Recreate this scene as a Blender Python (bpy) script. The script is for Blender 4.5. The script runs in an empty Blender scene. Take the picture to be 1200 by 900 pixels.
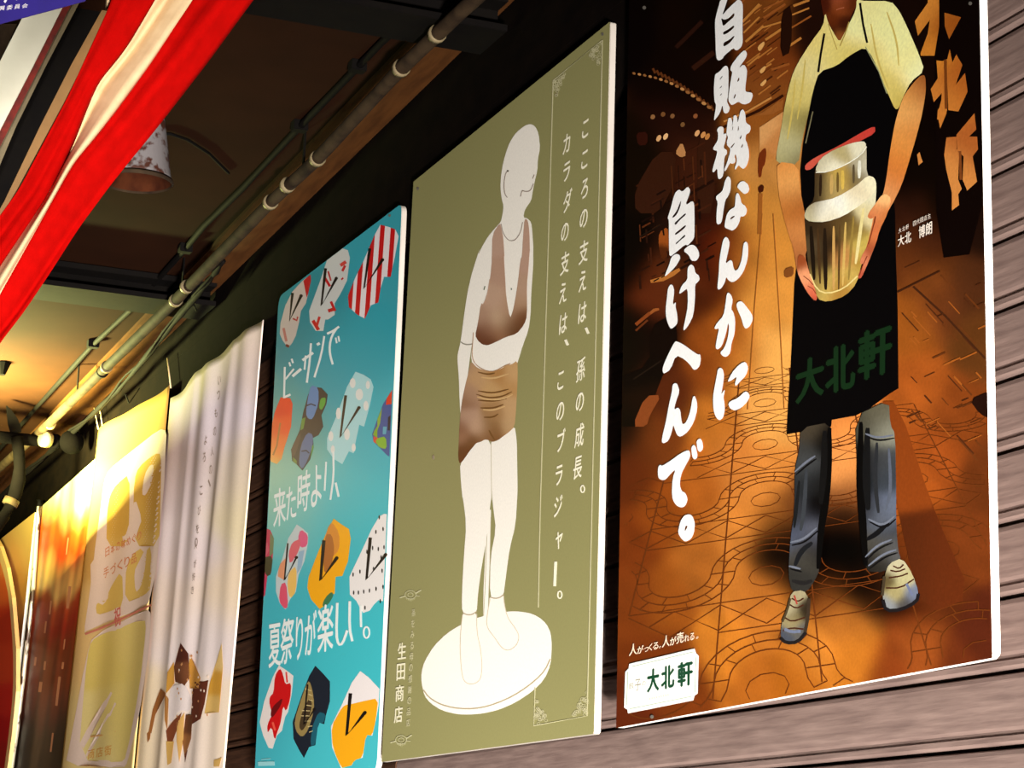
import bpy, bmesh, math, random
import numpy as np
from mathutils import Vector, Matrix, geometry
random.seed(4)
SC = bpy.context.scene
COL = SC.collection
# ------------------------------------------------------------------ camera
F = 2.78433536                      # focal length, thousands of pixels
ROT = (1.79257694, -0.03258235, 1.18262129)
CP = Vector((2.98377466, -1.33131774, -0.25177483))
cd = bpy.data.cameras.new('camera'); cam = bpy.data.objects.new('camera', cd); COL.objects.link(cam)
cam.location = CP; cam.rotation_euler = ROT
cd.sensor_width = 36; cd.lens = F*1000/1200*36; cd.clip_start = .05; cd.clip_end = 100
SC.camera = cam
RM = cam.rotation_euler.to_matrix()
# ------------------------------------------------------------------ world, light, exposure
SC.view_settings.view_transform = 'Standard'; SC.view_settings.look = 'None'
SC.view_settings.gamma = 1; SC.view_settings.use_curve_mapping = False
SC.view_settings.exposure = 0.0
w = bpy.data.worlds.new('world'); SC.world = w; w.use_nodes = True
w.node_tree.nodes['Background'].inputs[0].default_value = (1, .78, .55, 1)
w.node_tree.nodes['Background'].inputs[1].default_value = .012
def area(name, loc, target, sx, sy, power, col):
    l = bpy.data.lights.new(name, 'AREA'); l.shape = 'RECTANGLE'; l.size = sx; l.size_y = sy
    l.energy = power; l.color = col
    o = bpy.data.objects.new(name, l); COL.objects.link(o); o.location = loc
    o.rotation_euler = (Vector(target)-Vector(loc)).to_track_quat('-Z', 'Y').to_euler()
    return o
L1 = area('shop_front_light', (4.6, -1.35, -1.6), (.6, 0, -.45), .3, .3, 90, (1, .95, .88)); L1.data.spread = math.radians(44)
L2 = area('cloth_fill_light', (1.9, -.62, -1.5), (-2.7, 0, .1), .3, .3, 17, (1, .93, .88)); L2.data.spread = math.radians(44)  # added fill to brighten the far cloth banners, no lamp known there

# ------------------------------------------------------------------ helpers
def ray(px, py): return RM @ Vector(((px-600)/(F*1000), -(py-450)/(F*1000), -1))
def onY(px, py, Y=0):
    d = ray(px, py); return CP + d*((Y-CP.y)/d.y)
def onX(px, py, X):
    d = ray(px, py); return CP + d*((X-CP.x)/d.x)
def onZ(px, py, Z):
    d = ray(px, py); return CP + d*((Z-CP.z)/d.z)
RMT = np.array(RM)
def proj(P):
    q = (np.asarray(P)-np.array(CP)) @ RMT
    return np.c_[600+F*1000*q[:, 0]/-q[:, 2], 450-F*1000*q[:, 1]/-q[:, 2]]
def lin(c):
    c = np.asarray(c, float)/255
    return np.where(c <= .04045, c/12.92, ((c+.055)/1.055)**2.4)
def mesh_obj(name, verts, faces, mat, parent=None, smooth=False, cols=None):
    m = bpy.data.meshes.new(name); m.from_pydata([tuple(v) for v in verts], [], faces); m.materials.append(mat)
    if cols is not None:
        a = m.color_attributes.new('Col', 'FLOAT_COLOR', 'POINT')
        c = np.ones((len(verts), 4), np.float32); c[:, :3] = cols
        a.data.foreach_set('color', c.ravel())
    if smooth: m.polygons.foreach_set('use_smooth', [True]*len(m.polygons))
    m.update()
    o = bpy.data.objects.new(name, m); COL.objects.link(o)
    if parent: o.parent = parent; o.matrix_parent_inverse = Matrix.Translation(-parent.location)
    return o
def thing(name, label, cat, loc=(0, 0, 0), group=None):
    o = bpy.data.objects.new(name, None); COL.objects.link(o); o.location = loc; o.empty_display_size = .05
    return tag(o, label, cat, group)
def tag(o, label=None, cat=None, group=None, kind=None):
    if label: o['label'] = label
    if cat: o['category'] = cat
    if group: o['group'] = group
    if kind: o['kind'] = kind
    return o
def nodes(name):
    m = bpy.data.materials.new(name); m.use_nodes = True
    return m, m.node_tree, m.node_tree.nodes['Principled BSDF']
def mat(name, c, rough=.6, metal=0, c2=None, scale=20, detail=4, stretch=(1, 1, 1), bump=.1, thr=None, spec=.5):
    m, t, b = nodes(name); N, L = t.nodes, t.links
    b.inputs['Roughness'].default_value = rough; b.inputs['Metallic'].default_value = metal
    b.inputs['Specular IOR Level'].default_value = spec
    tc = N.new('ShaderNodeTexCoord'); mp = N.new('ShaderNodeMapping'); mp.inputs['Scale'].default_value = stretch
    n = N.new('ShaderNodeTexNoise'); n.inputs['Scale'].default_value = scale; n.inputs['Detail'].default_value = detail
    L.new(tc.outputs['Object'], mp.inputs[0]); L.new(mp.outputs[0], n.inputs[0])
    r = N.new('ShaderNodeValToRGB'); a, z = (thr or (.3, .7))
    r.color_ramp.elements[0].position = a; r.color_ramp.elements[1].position = z
    r.color_ramp.elements[0].color = (*lin(c), 1); r.color_ramp.elements[1].color = (*lin(c2 or c), 1)
    L.new(n.outputs[0], r.inputs[0]); L.new(r.outputs[0], b.inputs['Base Color'])
    if bump:
        bp = N.new('ShaderNodeBump'); bp.inputs['Strength'].default_value = bump; bp.inputs['Distance'].default_value = .003
        L.new(n.outputs[0], bp.inputs['Height']); L.new(bp.outputs[0], b.inputs['Normal'])
    return m
def print_mat(name, rough, grain=.06, spec=.5):
    m, t, b = nodes(name); N, L = t.nodes, t.links
    a = N.new('ShaderNodeVertexColor'); a.layer_name = 'Col'
    tc = N.new('ShaderNodeTexCoord'); n = N.new('ShaderNodeTexNoise'); n.inputs['Scale'].default_value = 260; n.inputs['Detail'].default_value = 3
    L.new(tc.outputs['Object'], n.inputs[0])
    mr = N.new('ShaderNodeMapRange'); mr.inputs['To Min'].default_value = 1-grain*2; mr.inputs['To Max'].default_value = 1+grain*2
    L.new(n.outputs[0], mr.inputs[0])
    mx = N.new('ShaderNodeVectorMath'); mx.operation = 'SCALE'
    L.new(a.outputs[0], mx.inputs[0]); L.new(mr.outputs[0], mx.inputs['Scale']); L.new(mx.outputs[0], b.inputs['Base Color'])
    b.inputs['Roughness'].default_value = rough; b.inputs['Specular IOR Level'].default_value = spec
    return m
PRINT = print_mat('printed_matte_sheet', .5, .05, .25)
GLOSS = print_mat('printed_gloss_sheet', .42, .03, .3)
PHOTO = print_mat('printed_photo_sheet', .55, .1, .05)
CLOTHPRINT = print_mat('printed_cloth', .85, .06, .15)
M_BOARD = mat('white_board', (250, 246, 240), .55, c2=(238, 232, 224), scale=8, bump=.02)
M_BOARD_GREY = mat('greyed_board', (176, 168, 160), .6, c2=(160, 152, 144), scale=8, bump=.02, spec=.2)  # white board greyed in its colour to hold down the bright lit edges
M_BATTEN = mat('mounting_wood', (70, 50, 38), .8, c2=(50, 36, 28))
M_NAIL = mat('nail_steel', (200, 195, 185), .35, .8, bump=0)
M_BLACK = mat('black_steel', (5, 3, 3), .8, spec=.08, c2=(9, 6, 4), scale=30, bump=.2)

# crop-coordinate helper: points read from an enlargement with origin (ox, oy) and scale s
def C(ox, oy, s, pts): return [(ox+x/s, oy+y/s) for x, y in pts]
def smooth(pts, n=1):
    for _ in range(n):
        q = []
        for i in range(len(pts)):
            a, b = pts[i], pts[(i+1) % len(pts)]
            q += [(a[0]*.78+b[0]*.22, a[1]*.78+b[1]*.22), (a[0]*.22+b[0]*.78, a[1]*.22+b[1]*.78)]
        pts = q
    return pts
def inside(x, y, loop):
    r = False; j = len(loop)-1
    for i in range(len(loop)):
        xi, yi = loop[i]; xj, yj = loop[j]
        if (yi > y) != (yj > y) and x < (xj-xi)*(y-yi)/(yj-yi)+xi: r = not r
        j = i
    return r
def clip_poly(sub, clip):
    def area2(p): return sum(p[i][0]*p[(i+1) % len(p)][1]-p[(i+1) % len(p)][0]*p[i][1] for i in range(len(p)))
    if area2(clip) < 0: clip = clip[::-1]
    out = list(sub)
    for i in range(len(clip)):
        a, b = clip[i], clip[(i+1) % len(clip)]; inp = out; out = []
        sd = lambda p: (b[0]-a[0])*(p[1]-a[1])-(b[1]-a[1])*(p[0]-a[0])
        for k in range(len(inp)):
            p, q = inp[k], inp[(k+1) % len(inp)]; sp, sq = sd(p), sd(q)
            if sp >= 0: out.append(p)
            if (sp >= 0) != (sq >= 0):
                t = sp/(sp-sq); out.append((p[0]+(q[0]-p[0])*t, p[1]+(q[1]-p[1])*t))
        if len(out) < 3: return []
    return out
_gc = {}
def glyph_mesh(ch, bold=0):
    k = (ch, bold)
    if k in _gc: return _gc[k]
    cu = bpy.data.curves.new('glyph', 'FONT'); cu.body = ch; cu.size = 1; cu.offset = bold; cu.resolution_u = 3
    cu.fill_mode = 'FRONT'
    o = bpy.data.objects.new('glyph', cu); COL.objects.link(o)
    dg = bpy.context.evaluated_depsgraph_get(); dg.update()
    me = o.evaluated_get(dg).to_mesh()
    v = [(p.co.x, p.co.y) for p in me.vertices]; f = [tuple(p.vertices) for p in me.polygons]
    o.evaluated_get(dg).to_mesh_clear(); bpy.data.objects.remove(o); bpy.data.curves.remove(cu)
    if not v: v, f = [(0, 0), (1, 0), (0, 1)], []
    _gc[k] = (v, f); return _gc[k]
class Art:
    """flat print: shapes laid on a sheet, each ink layer a hair above the last"""
    def __init__(s, K=1.0, base=1, Y=0.0, place=None, clip=None):
        s.v = []; s.f = []; s.c = []; s.K = K; s.base = base; s.Y = Y; s.place = place; s.clip = clip; s.n = 0; s.cuts = []
    def mark(s): s.cuts.append((len(s.v), len(s.f)))
    
    def pt(s, px, py, layer):
        off = (s.base+layer)*.00005+(s.n % 24)*.000002
        if s.place: return s.place(px, py, off)
        return onY(px, py, s.Y-off)
    def color(s, col, pts):
        P = np.asarray(pts, float)
        if callable(col): c = col(P)
        elif isinstance(col, list):
            S = np.array([[a, b] for a, b, _ in col], float); R = lin([c for _, _, c in col])
            d = ((P[:, None]-S[None])**2).sum(2)
            ext = np.ptp(S, axis=0)+8; sg = .34*math.sqrt(ext[0]*ext[1]/len(S))
            wt = np.exp(-d/(2*sg*sg))+1e-3/(1+d/(sg*sg))**2
            c = (wt[:, :, None]*R[None]).sum(1)/wt.sum(1)[:, None]
        else: c = np.repeat(lin(col)[None], len(P), 0)
        return np.clip(c*s.K, 0, .92)
    def add(s, pts, faces, col, layer):
        s.n += 1; n = len(s.v); s.v += [s.pt(x, y, layer) for x, y in pts]
        s.f += [tuple(i+n for i in f) for f in faces]; s.c += list(s.color(col, pts))
    def poly(s, loop, col, layer=1, holes=(), sm=1, step=None):
        loop = smooth(loop, sm) if sm else loop
        if s.clip: loop = clip_poly(loop, s.clip)
        if len(loop) < 3: return s
        loops = [loop]+[smooth(h, sm) if sm else h for h in holes]
        pts = []; edges = []
        for lp in loops:
            n = len(pts); pts += lp; edges += [(n+i, n+(i+1) % len(lp)) for i in range(len(lp))]
        if step is None and (callable(col) or isinstance(col, list)): step = 4
        if s.place: step = 3
        if step:
            xs = [p[0] for p in loop]; ys = [p[1] for p in loop]
            y = min(ys)+step*.5; r = 0
            while y < max(ys):
                x = min(xs)+step*(.3+.5*(r % 2))
                while x < max(xs):
                    if inside(x, y, loop): pts.append((x, y))
                    x += step
                y += step*.9; r += 1
        vs, es, fs, *_ = geometry.delaunay_2d_cdt([Vector(p) for p in pts], edges, [], 0, 1e-4)
        out = []
        for f in fs:
            cx = sum(vs[i].x for i in f)/len(f); cy = sum(vs[i].y for i in f)/len(f)
            if sum(inside(cx, cy, lp) for lp in loops) % 2 == 1 and inside(cx, cy, loop): out.append(tuple(f))
        s.add([(v.x, v.y) for v in vs], out, col, layer); return s
    def stroke(s, pts, wd, col, layer=2, sm=0, taper=False):
        for _ in range(sm):
            q = [pts[0]]
            for a, b in zip(pts[:-1], pts[1:]): q += [(a[0]*.75+b[0]*.25, a[1]*.75+b[1]*.25), (a[0]*.25+b[0]*.75, a[1]*.25+b[1]*.75)]
            pts = q+[pts[-1]]
        if s.clip and not all(inside(x, y, s.clip) for x, y in pts): return s
        L = []; R = []; n = len(pts)
        for i, p in enumerate(pts):
            a = pts[max(0, i-1)]; b = pts[min(n-1, i+1)]; dx, dy = b[0]-a[0], b[1]-a[1]; d = math.hypot(dx, dy) or 1
            h = wd/2*((.35+.65*math.sin(math.pi*min(1, max(0, (i+.5)/n)))) if taper else 1)
            L.append((p[0]-dy/d*h, p[1]+dx/d*h)); R.append((p[0]+dy/d*h, p[1]-dx/d*h))
        s.add(L+R, [(i, i+1, n+i+1, n+i) for i in range(n-1)], col, layer); return s
    def dot(s, x, y, rx, ry, col, layer=2, n=10, a=0):
        ca, sa = math.cos(a), math.sin(a)
        pts = [(x+rx*math.cos(t)*ca-ry*math.sin(t)*sa, y+rx*math.cos(t)*sa+ry*math.sin(t)*ca) for t in [i*2*math.pi/n for i in range(n)]]
        s.add(pts, [tuple(range(n))], col, layer); return s
    def ring(s, x, y, rx, ry, wd, col, layer=2, a=0, n=18):
        ca, sa = math.cos(a), math.sin(a)
        s.stroke([(x+rx*math.cos(t)*ca-ry*math.sin(t)*sa, y+rx*math.cos(t)*sa+ry*math.sin(t)*ca) for t in [i*2*math.pi/n for i in range(n+1)]], wd, col, layer); return s
    def quad_text(s, ch, quad, col, layer=3, bold=0.012):
        """the glyphs' own extent fitted to a quad TL TR BR BL (pixels)"""
        if bold > 0:      # heavier weights: the glyph laid down several times with small shifts
            (ax, ay), (bx_, by_), (cx_, cy_), (dx_, dy_) = quad; b = bold*.9
            ux, uy = (bx_-ax)*b, (by_-ay)*b; vx, vy = (dx_-ax)*b*.6, (dy_-ay)*b*.6
            for sx_, sy_ in ((ux, uy), (-ux, -uy), (vx, vy), (-vx, -vy)): s.quad_text(ch, [(p[0]+sx_, p[1]+sy_) for p in quad], col, layer, 0)
        v, f = glyph_mesh(ch, 0)
        xs = [a for a, _ in v]; ys = [b for _, b in v]; x0, x1, y0, y1 = min(xs), max(xs), min(ys), max(ys)
        TL, TR, BR, BL = quad; o = []
        for a, b in v:
            u = (a-x0)/(x1-x0+1e-9); t = (y1-b)/(y1-y0+1e-9)
            o.append(tuple((TL[k]*(1-u)+TR[k]*u)*(1-t)+(BL[k]*(1-u)+BR[k]*u)*t for k in (0, 1)))
        s.add(o, f, col, layer); return s
    def char(s, ch, px, py, size, col, layer=3, bold=0, sx=1, slant=0, rot=0):
        """a glyph of em size (metres) centred on a pixel of the sheet"""
        if bold > 0:
            for sx_, sy_ in ((1, 0), (-1, 0), (0, 1), (0, -1)): s.char(ch, px+sx_*bold*size*300, py+sy_*bold*size*500, size, col, layer, 0, sx, slant, rot)
        v, f = glyph_mesh(ch, 0); s.n += 1
        xs = [a for a, _ in v]; ys = [b for _, b in v]; cx, cy = (min(xs)+max(xs))/2, (min(ys)+max(ys))/2
        c = s.pt(px, py, layer); n = len(s.v)
        cr, sr = math.cos(rot), math.sin(rot)
        for a, b in v:
            x, y = (a-cx)*size*sx, (b-cy)*size; x += y*slant; y += x*.0
            x, y = x*cr-y*sr, x*sr+y*cr
            s.v.append(Vector((c.x+x, c.y, c.z+y)))
        s.f += [tuple(i+n for i in q) for q in f]; s.c += list(s.color(col, [(px, py)]*len(v))); return s
    def build_each(s, name, parent, mat=None):
        c = s.cuts+[(len(s.v), len(s.f))]
        for (v0, f0), (v1, f1) in zip(c[:-1], c[1:]):
            a = Art(); a.v = s.v[v0:v1]; a.c = s.c[v0:v1]; a.f = [tuple(i-v0 for i in f) for f in s.f[f0:f1]]
            a.build(name, parent, mat)
    def build(s, name, parent, mat=None, label=None, stuff=False):
        o = mesh_obj(name, s.v, s.f, mat or PRINT, parent, cols=np.array(s.c))
        # make every face look towards the alley
        bm = bmesh.new(); bm.from_mesh(o.data)
        for f in bm.faces:
            f.normal_update()
            if f.normal.dot(CP-f.calc_center_median()) < 0: f.normal_flip()
        bm.to_mesh(o.data); bm.free()
        if label: o['label'] = label
        if stuff: o['kind'] = 'stuff'
        return o

def rounded(quad, radii, n=6):
    out = []
    for i in range(4):
        p = Vector(quad[i]); a = Vector(quad[i-1]); b = Vector(quad[(i+1) % 4]); r = radii[i]
        if r <= 0: out.append(p); continue
        da = (a-p).normalized()*r; db = (b-p).normalized()*r
        for k in range(n+1):
            t = k/n; out.append((p+da)*(1-t)**2+p*2*t*(1-t)+(p+db)*t**2)
    return out
def board(parent, quad, radii, thick, mat=M_BOARD, name='board', bevel=.0012):
    """white panel: front face on the sheet plane, rounded corners, soft edges"""
    loop = rounded(quad, radii); bm = bmesh.new()
    vs = [bm.verts.new(v) for v in loop]; f = bm.faces.new(vs)
    r = bmesh.ops.extrude_face_region(bm, geom=[f])
    for v in [g for g in r['geom'] if isinstance(g, bmesh.types.BMVert)]: v.co.y += thick
    bmesh.ops.recalc_face_normals(bm, faces=bm.faces[:])
    es = [e for e in bm.edges if abs(e.verts[0].co.y-e.verts[1].co.y) < 1e-6]
    bmesh.ops.bevel(bm, geom=es, offset=bevel, segments=2, affect='EDGES')
    m = bpy.data.meshes.new(name); bm.to_mesh(m); bm.free(); m.materials.append(mat)
    o = bpy.data.objects.new(name, m); COL.objects.link(o); o.parent = parent; o.matrix_parent_inverse = Matrix.Translation(-parent.location)
    return o
def box(name, p0, p1, mat, parent=None, bevel=.002):
    bm = bmesh.new(); bmesh.ops.create_cube(bm, size=1)
    for v in bm.verts:
        v.co = Vector([(p0[k]+p1[k])/2+v.co[k]*abs(p1[k]-p0[k]) for k in range(3)])
    if bevel: bmesh.ops.bevel(bm, geom=bm.edges[:], offset=bevel, segments=2, affect='EDGES')
    m = bpy.data.meshes.new(name); bm.to_mesh(m); bm.free(); m.materials.append(mat)
    o = bpy.data.objects.new(name, m); COL.objects.link(o)
    if parent: o.parent = parent; o.matrix_parent_inverse = Matrix.Translation(-parent.location)
    return o
def tube(name, pts, r, mat, parent=None, n=12, wob=0):
    pts = [Vector(p) for p in pts]; v = []; f = []
    for i, p in enumerate(pts):
        d = (pts[min(i+1, len(pts)-1)]-pts[max(i-1, 0)]).normalized()
        a = d.cross(Vector((0, 0, 1)) if abs(d.z) < .9 else Vector((1, 0, 0))).normalized(); b = d.cross(a)
        rr = (r[i] if isinstance(r, (list, tuple)) else r)*(1+wob*random.uniform(-1, 1))
        v += [p+(a*math.cos(t)+b*math.sin(t))*rr for t in [k*2*math.pi/n for k in range(n)]]
    for i in range(len(pts)-1):
        for k in range(n): f.append((i*n+k, i*n+(k+1) % n, (i+1)*n+(k+1) % n, (i+1)*n+k))
    f += [tuple(range(n))[::-1], tuple(range((len(pts)-1)*n, len(pts)*n))]
    return mesh_obj(name, v, f, mat, parent, smooth=True)
def subdiv(pts, m):
    out = []
    for a, b in zip(pts[:-1], pts[1:]): out += [Vector(a).lerp(Vector(b), k/m) for k in range(m)]
    return out+[Vector(pts[-1])]
def grid_sheet(parent, quad_px, nx, ny, col, K, name, mat, base=.5, Y=0.0, disp=None):
    """a printed sheet as a fine grid whose vertices carry the ink; quad TL TR BR BL on the plane Y"""
    W = [onY(x, y, Y-base*.00005) for x, y in quad_px]; v = []
    for j in range(ny+1):
        for i in range(nx+1):
            u, t = i/nx, j/ny
            v.append((W[0]*(1-u)+W[1]*u)*(1-t)+(W[3]*(1-u)+W[2]*u)*t)
    P = proj([tuple(q) for q in v])
    if disp: v = [q+Vector((0, -disp(x, y, i % (nx+1)/nx, i//(nx+1)/ny), 0)) for i, (q, (x, y)) in enumerate(zip(v, P))]
    a = Art(K); c = a.color(col, P)
    f = [(j*(nx+1)+i, (j+1)*(nx+1)+i, (j+1)*(nx+1)+i+1, j*(nx+1)+i+1) for j in range(ny) for i in range(nx)]
    return mesh_obj(name, v, f, mat, parent, smooth=True, cols=c)

# ================================================================== the setting
def zc(x): return 1.238+.034*x            # underside of the alley roof
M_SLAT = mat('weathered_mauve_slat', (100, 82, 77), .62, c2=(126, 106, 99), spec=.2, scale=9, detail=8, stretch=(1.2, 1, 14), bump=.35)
M_FASCIA = mat('dark_fascia', (8, 5, 4), .95, spec=.02, c2=(15, 9, 6), scale=14, bump=.5, stretch=(1, 1, 2))
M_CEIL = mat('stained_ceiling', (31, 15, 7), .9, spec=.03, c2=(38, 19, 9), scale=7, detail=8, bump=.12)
M_FLOOR = mat('alley_floor', (70, 62, 56), .7, c2=(92, 84, 76), scale=5)
wall = thing('wall_back', None, None, (0, .03, 0)); del_keys = None
for k in ('label', 'category'):
    if k in wall: del wall[k]
wall['kind'] = 'structure'
box('backing', (-7, .075, -1.9), (3.6, .14, 1.5), mat('dark_backing', (22, 16, 13), .9), wall, 0)
PITCH = .0765; SEG = 26
M_SLATB = mat('shade_tinted_slat', (50, 30, 19), .8, c2=(68, 43, 28), spec=.1, scale=9, detail=8, stretch=(1.2, 1, 14), bump=.35)  # left slats coloured darker to stand in for shade between the posters
def slat_mesh(xa, xb, mt):
    prof = [(0, .0035), (.0, .0115), (.004, .0135), (.0035, .017), (.0015, .019), (.0025, .022), (.0, .040), (-.0005, .058), (.0, .0725), (.003, .0762), (.022, .0765), (.022, 0.0)]
    prof = [(.016, .0028), (.001, .0042), (-.001, .0068), (-.0005, .0125), (.002, .0150), (.0028, .0180), (.0008, .0215), (0, .030), (-.0005, .05), (0, .070), (.0015, .0745), (.006, .0762), (.024, .0764), (.024, .0028)]
    xs = np.linspace(xa, xb, SEG+1); v = []; f = []; n = len(prof)
    for x in xs: v += [(x, y, z) for y, z in prof]
    for i in range(SEG):
        for k in range(n): f.append((i*n+k, i*n+(k+1) % n, (i+1)*n+(k+1) % n, (i+1)*n+k))
    f += [tuple(range(n)), tuple(range(SEG*n, (SEG+1)*n))[::-1]]
    m = bpy.data.meshes.new('slat'); m.from_pydata(v, [], f); m.materials.append(mt)
    bm = bmesh.new(); bm.from_mesh(m); bmesh.ops.recalc_face_normals(bm, faces=bm.faces[:]); bm.to_mesh(m); bm.free()
    return m
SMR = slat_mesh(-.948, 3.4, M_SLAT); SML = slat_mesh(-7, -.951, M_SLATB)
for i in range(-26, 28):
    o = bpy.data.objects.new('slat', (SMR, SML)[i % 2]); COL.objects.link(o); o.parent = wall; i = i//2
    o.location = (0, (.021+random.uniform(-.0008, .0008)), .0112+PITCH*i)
# dark beam running above the posters, up to the roof
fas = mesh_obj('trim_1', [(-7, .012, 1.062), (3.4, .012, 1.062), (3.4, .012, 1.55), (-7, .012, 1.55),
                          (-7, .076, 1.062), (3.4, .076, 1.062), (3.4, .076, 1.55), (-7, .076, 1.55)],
               [(0, 1, 2, 3), (4, 7, 6, 5), (0, 4, 5, 1), (3, 2, 6, 7), (0, 3, 7, 4), (1, 5, 6, 2)], M_FASCIA)
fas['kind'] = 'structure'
fb = box('trim_2', (-7, .0125, .925), (3.4, .049, 1.0618), M_FASCIA, None, 0); fb['kind'] = 'structure'
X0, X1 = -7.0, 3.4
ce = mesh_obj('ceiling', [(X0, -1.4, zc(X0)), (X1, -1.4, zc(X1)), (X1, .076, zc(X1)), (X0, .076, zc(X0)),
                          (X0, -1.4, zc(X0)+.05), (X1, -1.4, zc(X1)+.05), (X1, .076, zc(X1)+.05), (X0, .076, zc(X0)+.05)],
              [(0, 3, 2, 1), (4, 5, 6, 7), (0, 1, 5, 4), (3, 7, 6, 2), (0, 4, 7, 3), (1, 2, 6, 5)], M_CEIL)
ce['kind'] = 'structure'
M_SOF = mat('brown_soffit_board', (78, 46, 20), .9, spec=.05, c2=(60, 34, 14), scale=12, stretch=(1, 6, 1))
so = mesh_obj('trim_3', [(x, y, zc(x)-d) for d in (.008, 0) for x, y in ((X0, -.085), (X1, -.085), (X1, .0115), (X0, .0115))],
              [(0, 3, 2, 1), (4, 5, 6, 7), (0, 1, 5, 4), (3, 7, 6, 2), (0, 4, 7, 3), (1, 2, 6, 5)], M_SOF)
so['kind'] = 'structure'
fl = box('floor', (-7, -3.6, -1.95), (3.6, .14, -1.9), M_FLOOR, None, 0); fl['kind'] = 'structure'

# ------------------------------------------------------------------ roof beams, pipes, cables
M_PIPE = mat('dusty_galvanised_pipe', (54, 41, 28), .8, 0, spec=.1, c2=(30, 20, 14), scale=22, detail=8, bump=.4, thr=(.4, .65))
M_CLAMP = mat('clamp_zinc', (120, 106, 80), .5, .2, bump=0, spec=.2)
def beam(name, cx, half, drop, y0, label):
    z1 = zc(cx); t = thing(name, label, 'beam', (cx, y0, z1))
    box('web', (cx-half*.25, y0, z1-drop+.006), (cx+half*.25, -.001, z1-.004), M_BLACK, t, .001)
    box('flange', (cx-half, y0, z1-drop), (cx+half, -.001, z1-drop+.012), M_BLACK, t, .001)
    box('flange', (cx-half, y0, z1-.014), (cx+half, -.001, z1-.001), M_BLACK, t, .001)
    return t
beam('roof_beam', -2.26, .075, .06, -1.35, 'black steel roof beam crossing the lit yellow end of the ceiling')
beam('roof_beam', -.47, .06, .065, -1.35, 'black steel roof beam crossing the dark ceiling nearest the front')
def on_ceil(px, py, drop):
    z = 1.2
    for _ in range(12): p = onZ(px, py, z); z = zc(p.x)-drop
    return p
t = thing('ceiling_pipe', 'thick dusty grey pipe running along the ceiling above the posters', 'pipe', on_ceil(370, 188, .09))
PP = [(640, -78), (543, 11), (470, 80), (370, 188), (317, 237), (220, 337), (205, 353), (125, 430), (59, 495), (21, 529), (-60, 602)]
pts = [on_ceil(x, y, .085) for x, y in PP]
tube('pipe', subdiv(pts, 5), .0125, M_PIPE, t, 14, .04)
for (x, y) in [(470, 80), (512, 40), (337, 217), (317, 237), (206, 352), (219, 336), (125, 430), (120, 436), (59, 497), (372, 186)]:
    p = on_ceil(x, y, .085); d = (pts[-1]-pts[0]).normalized()
    tube('clamp', [p-d*.006, p+d*.006], .0152, M_CLAMP if random.random() < .7 else M_BLACK, t, 14)
for (x, y) in [(500, 52), (355, 203), (213, 345), (90, 464)]:
    p = on_ceil(x, y, .085); box('hanger', (p.x-.004, p.y-.0015, p.z), (p.x+.004, p.y+.0015, zc(p.x)), M_BLACK, t, 0)
t = thing('conduit', 'thin black conduit on the ceiling left of the thick pipe', 'conduit', on_ceil(285, 220, .02))
pts = [on_ceil(x, y, .012) for x, y in [(500, 0), (447, 50), (351, 149), (285, 220), (240, 264), (217, 292), (178, 335), (152, 364), (109, 404), (27, 495), (-40, 570)]]
tube('conduit_run', subdiv(pts, 4), .0062, M_BLACK, t, 8, .12)
for (x, y) in [(351, 149), (217, 292), (109, 404), (419, 79)]:
    p = on_ceil(x, y, .012); box('saddle', (p.x-.012, p.y-.014, p.z-.008), (p.x+.012, p.y+.014, zc(p.x)-.0005), M_BLACK, t, .001)
t = thing('cable_bundle', 'lumpy black cable bundle following the ceiling pipe on its wall side', 'cable', on_ceil(139, 457, .06))
CB = [(262, 306), (240, 335), (213, 367), (170, 420), (139, 457), (93, 500), (60, 528), (30, 555), (-30, 610)]
def cb_pt(x, y):
    p = on_ceil(x, y, .09)
    return p
pts = subdiv([cb_pt(x, y) for x, y in CB], 5)
tube('cable', pts, .0065, M_BLACK, t, 8, .35)
tube('cable', [p+Vector((0, -.006+.004*math.sin(i*.9), .006*math.cos(i*.7))) for i, p in enumerate(pts)], .003, M_BLACK, t, 6, .3)
for (x, y), (a, b) in [((147, 462), (151, 472)), ((225, 352), (230, 364))]:
    tube('cable_end', [cb_pt(x, y), cb_pt(a, b)], .0022, M_BLACK, t, 6)
pts = [on_ceil(x, y, .004) for x, y in [(178, 157), (200, 157), (220, 164), (245, 180), (262, 197), (268, 203)]]
o = tube('lamp_wire', subdiv(pts, 3), .003, M_BLACK, None, 6); tag(o, 'thin wire curving over the ceiling from the rusty lamp shade', 'wire')

# rusty conical lamp shade hanging from the roof, half hidden by the bunting
M_RUSTW = mat('chipped_white_enamel', (60, 26, 14), .6, c2=(112, 106, 108), scale=30, detail=6, bump=.25, thr=(.44, .50))
M_RUST = mat('rusty_inside', (44, 18, 9), .9, spec=.05, c2=(66, 32, 16), scale=40, bump=.4)
c0 = onZ(160, 213, 1.0)
t = thing('hanging_lamp', 'hanging lamp with a rusty white conical shade behind the striped cloth', 'lamp', (c0.x, c0.y, c0.z))
def lathe(name, prof, mat, parent, c, n=32, thick=None):
    v = []; f = []
    for r, z in prof: v += [(c.x+r*math.cos(a), c.y+r*math.sin(a), c.z+z) for a in [k*2*math.pi/n for k in range(n)]]
    for i in range(len(prof)-1):
        for k in range(n): f.append((i*n+k, i*n+(k+1) % n, (i+1)*n+(k+1) % n, (i+1)*n+k))
    return mesh_obj(name, v, f, mat, parent, True)
R_ = .062
lathe('shade', [(R_, 0), (R_*1.03, .002), (R_*.97, .012), (R_*.74, .10), (R_*.5, .17), (.02, .20), (.012, .235), (.0, .235)], M_RUSTW, t, c0)
lathe('shade_lining', [(R_*.99, .001), (R_*.94, .012), (R_*.71, .10), (R_*.47, .168), (.0, .19)], M_RUST, t, c0)
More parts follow.
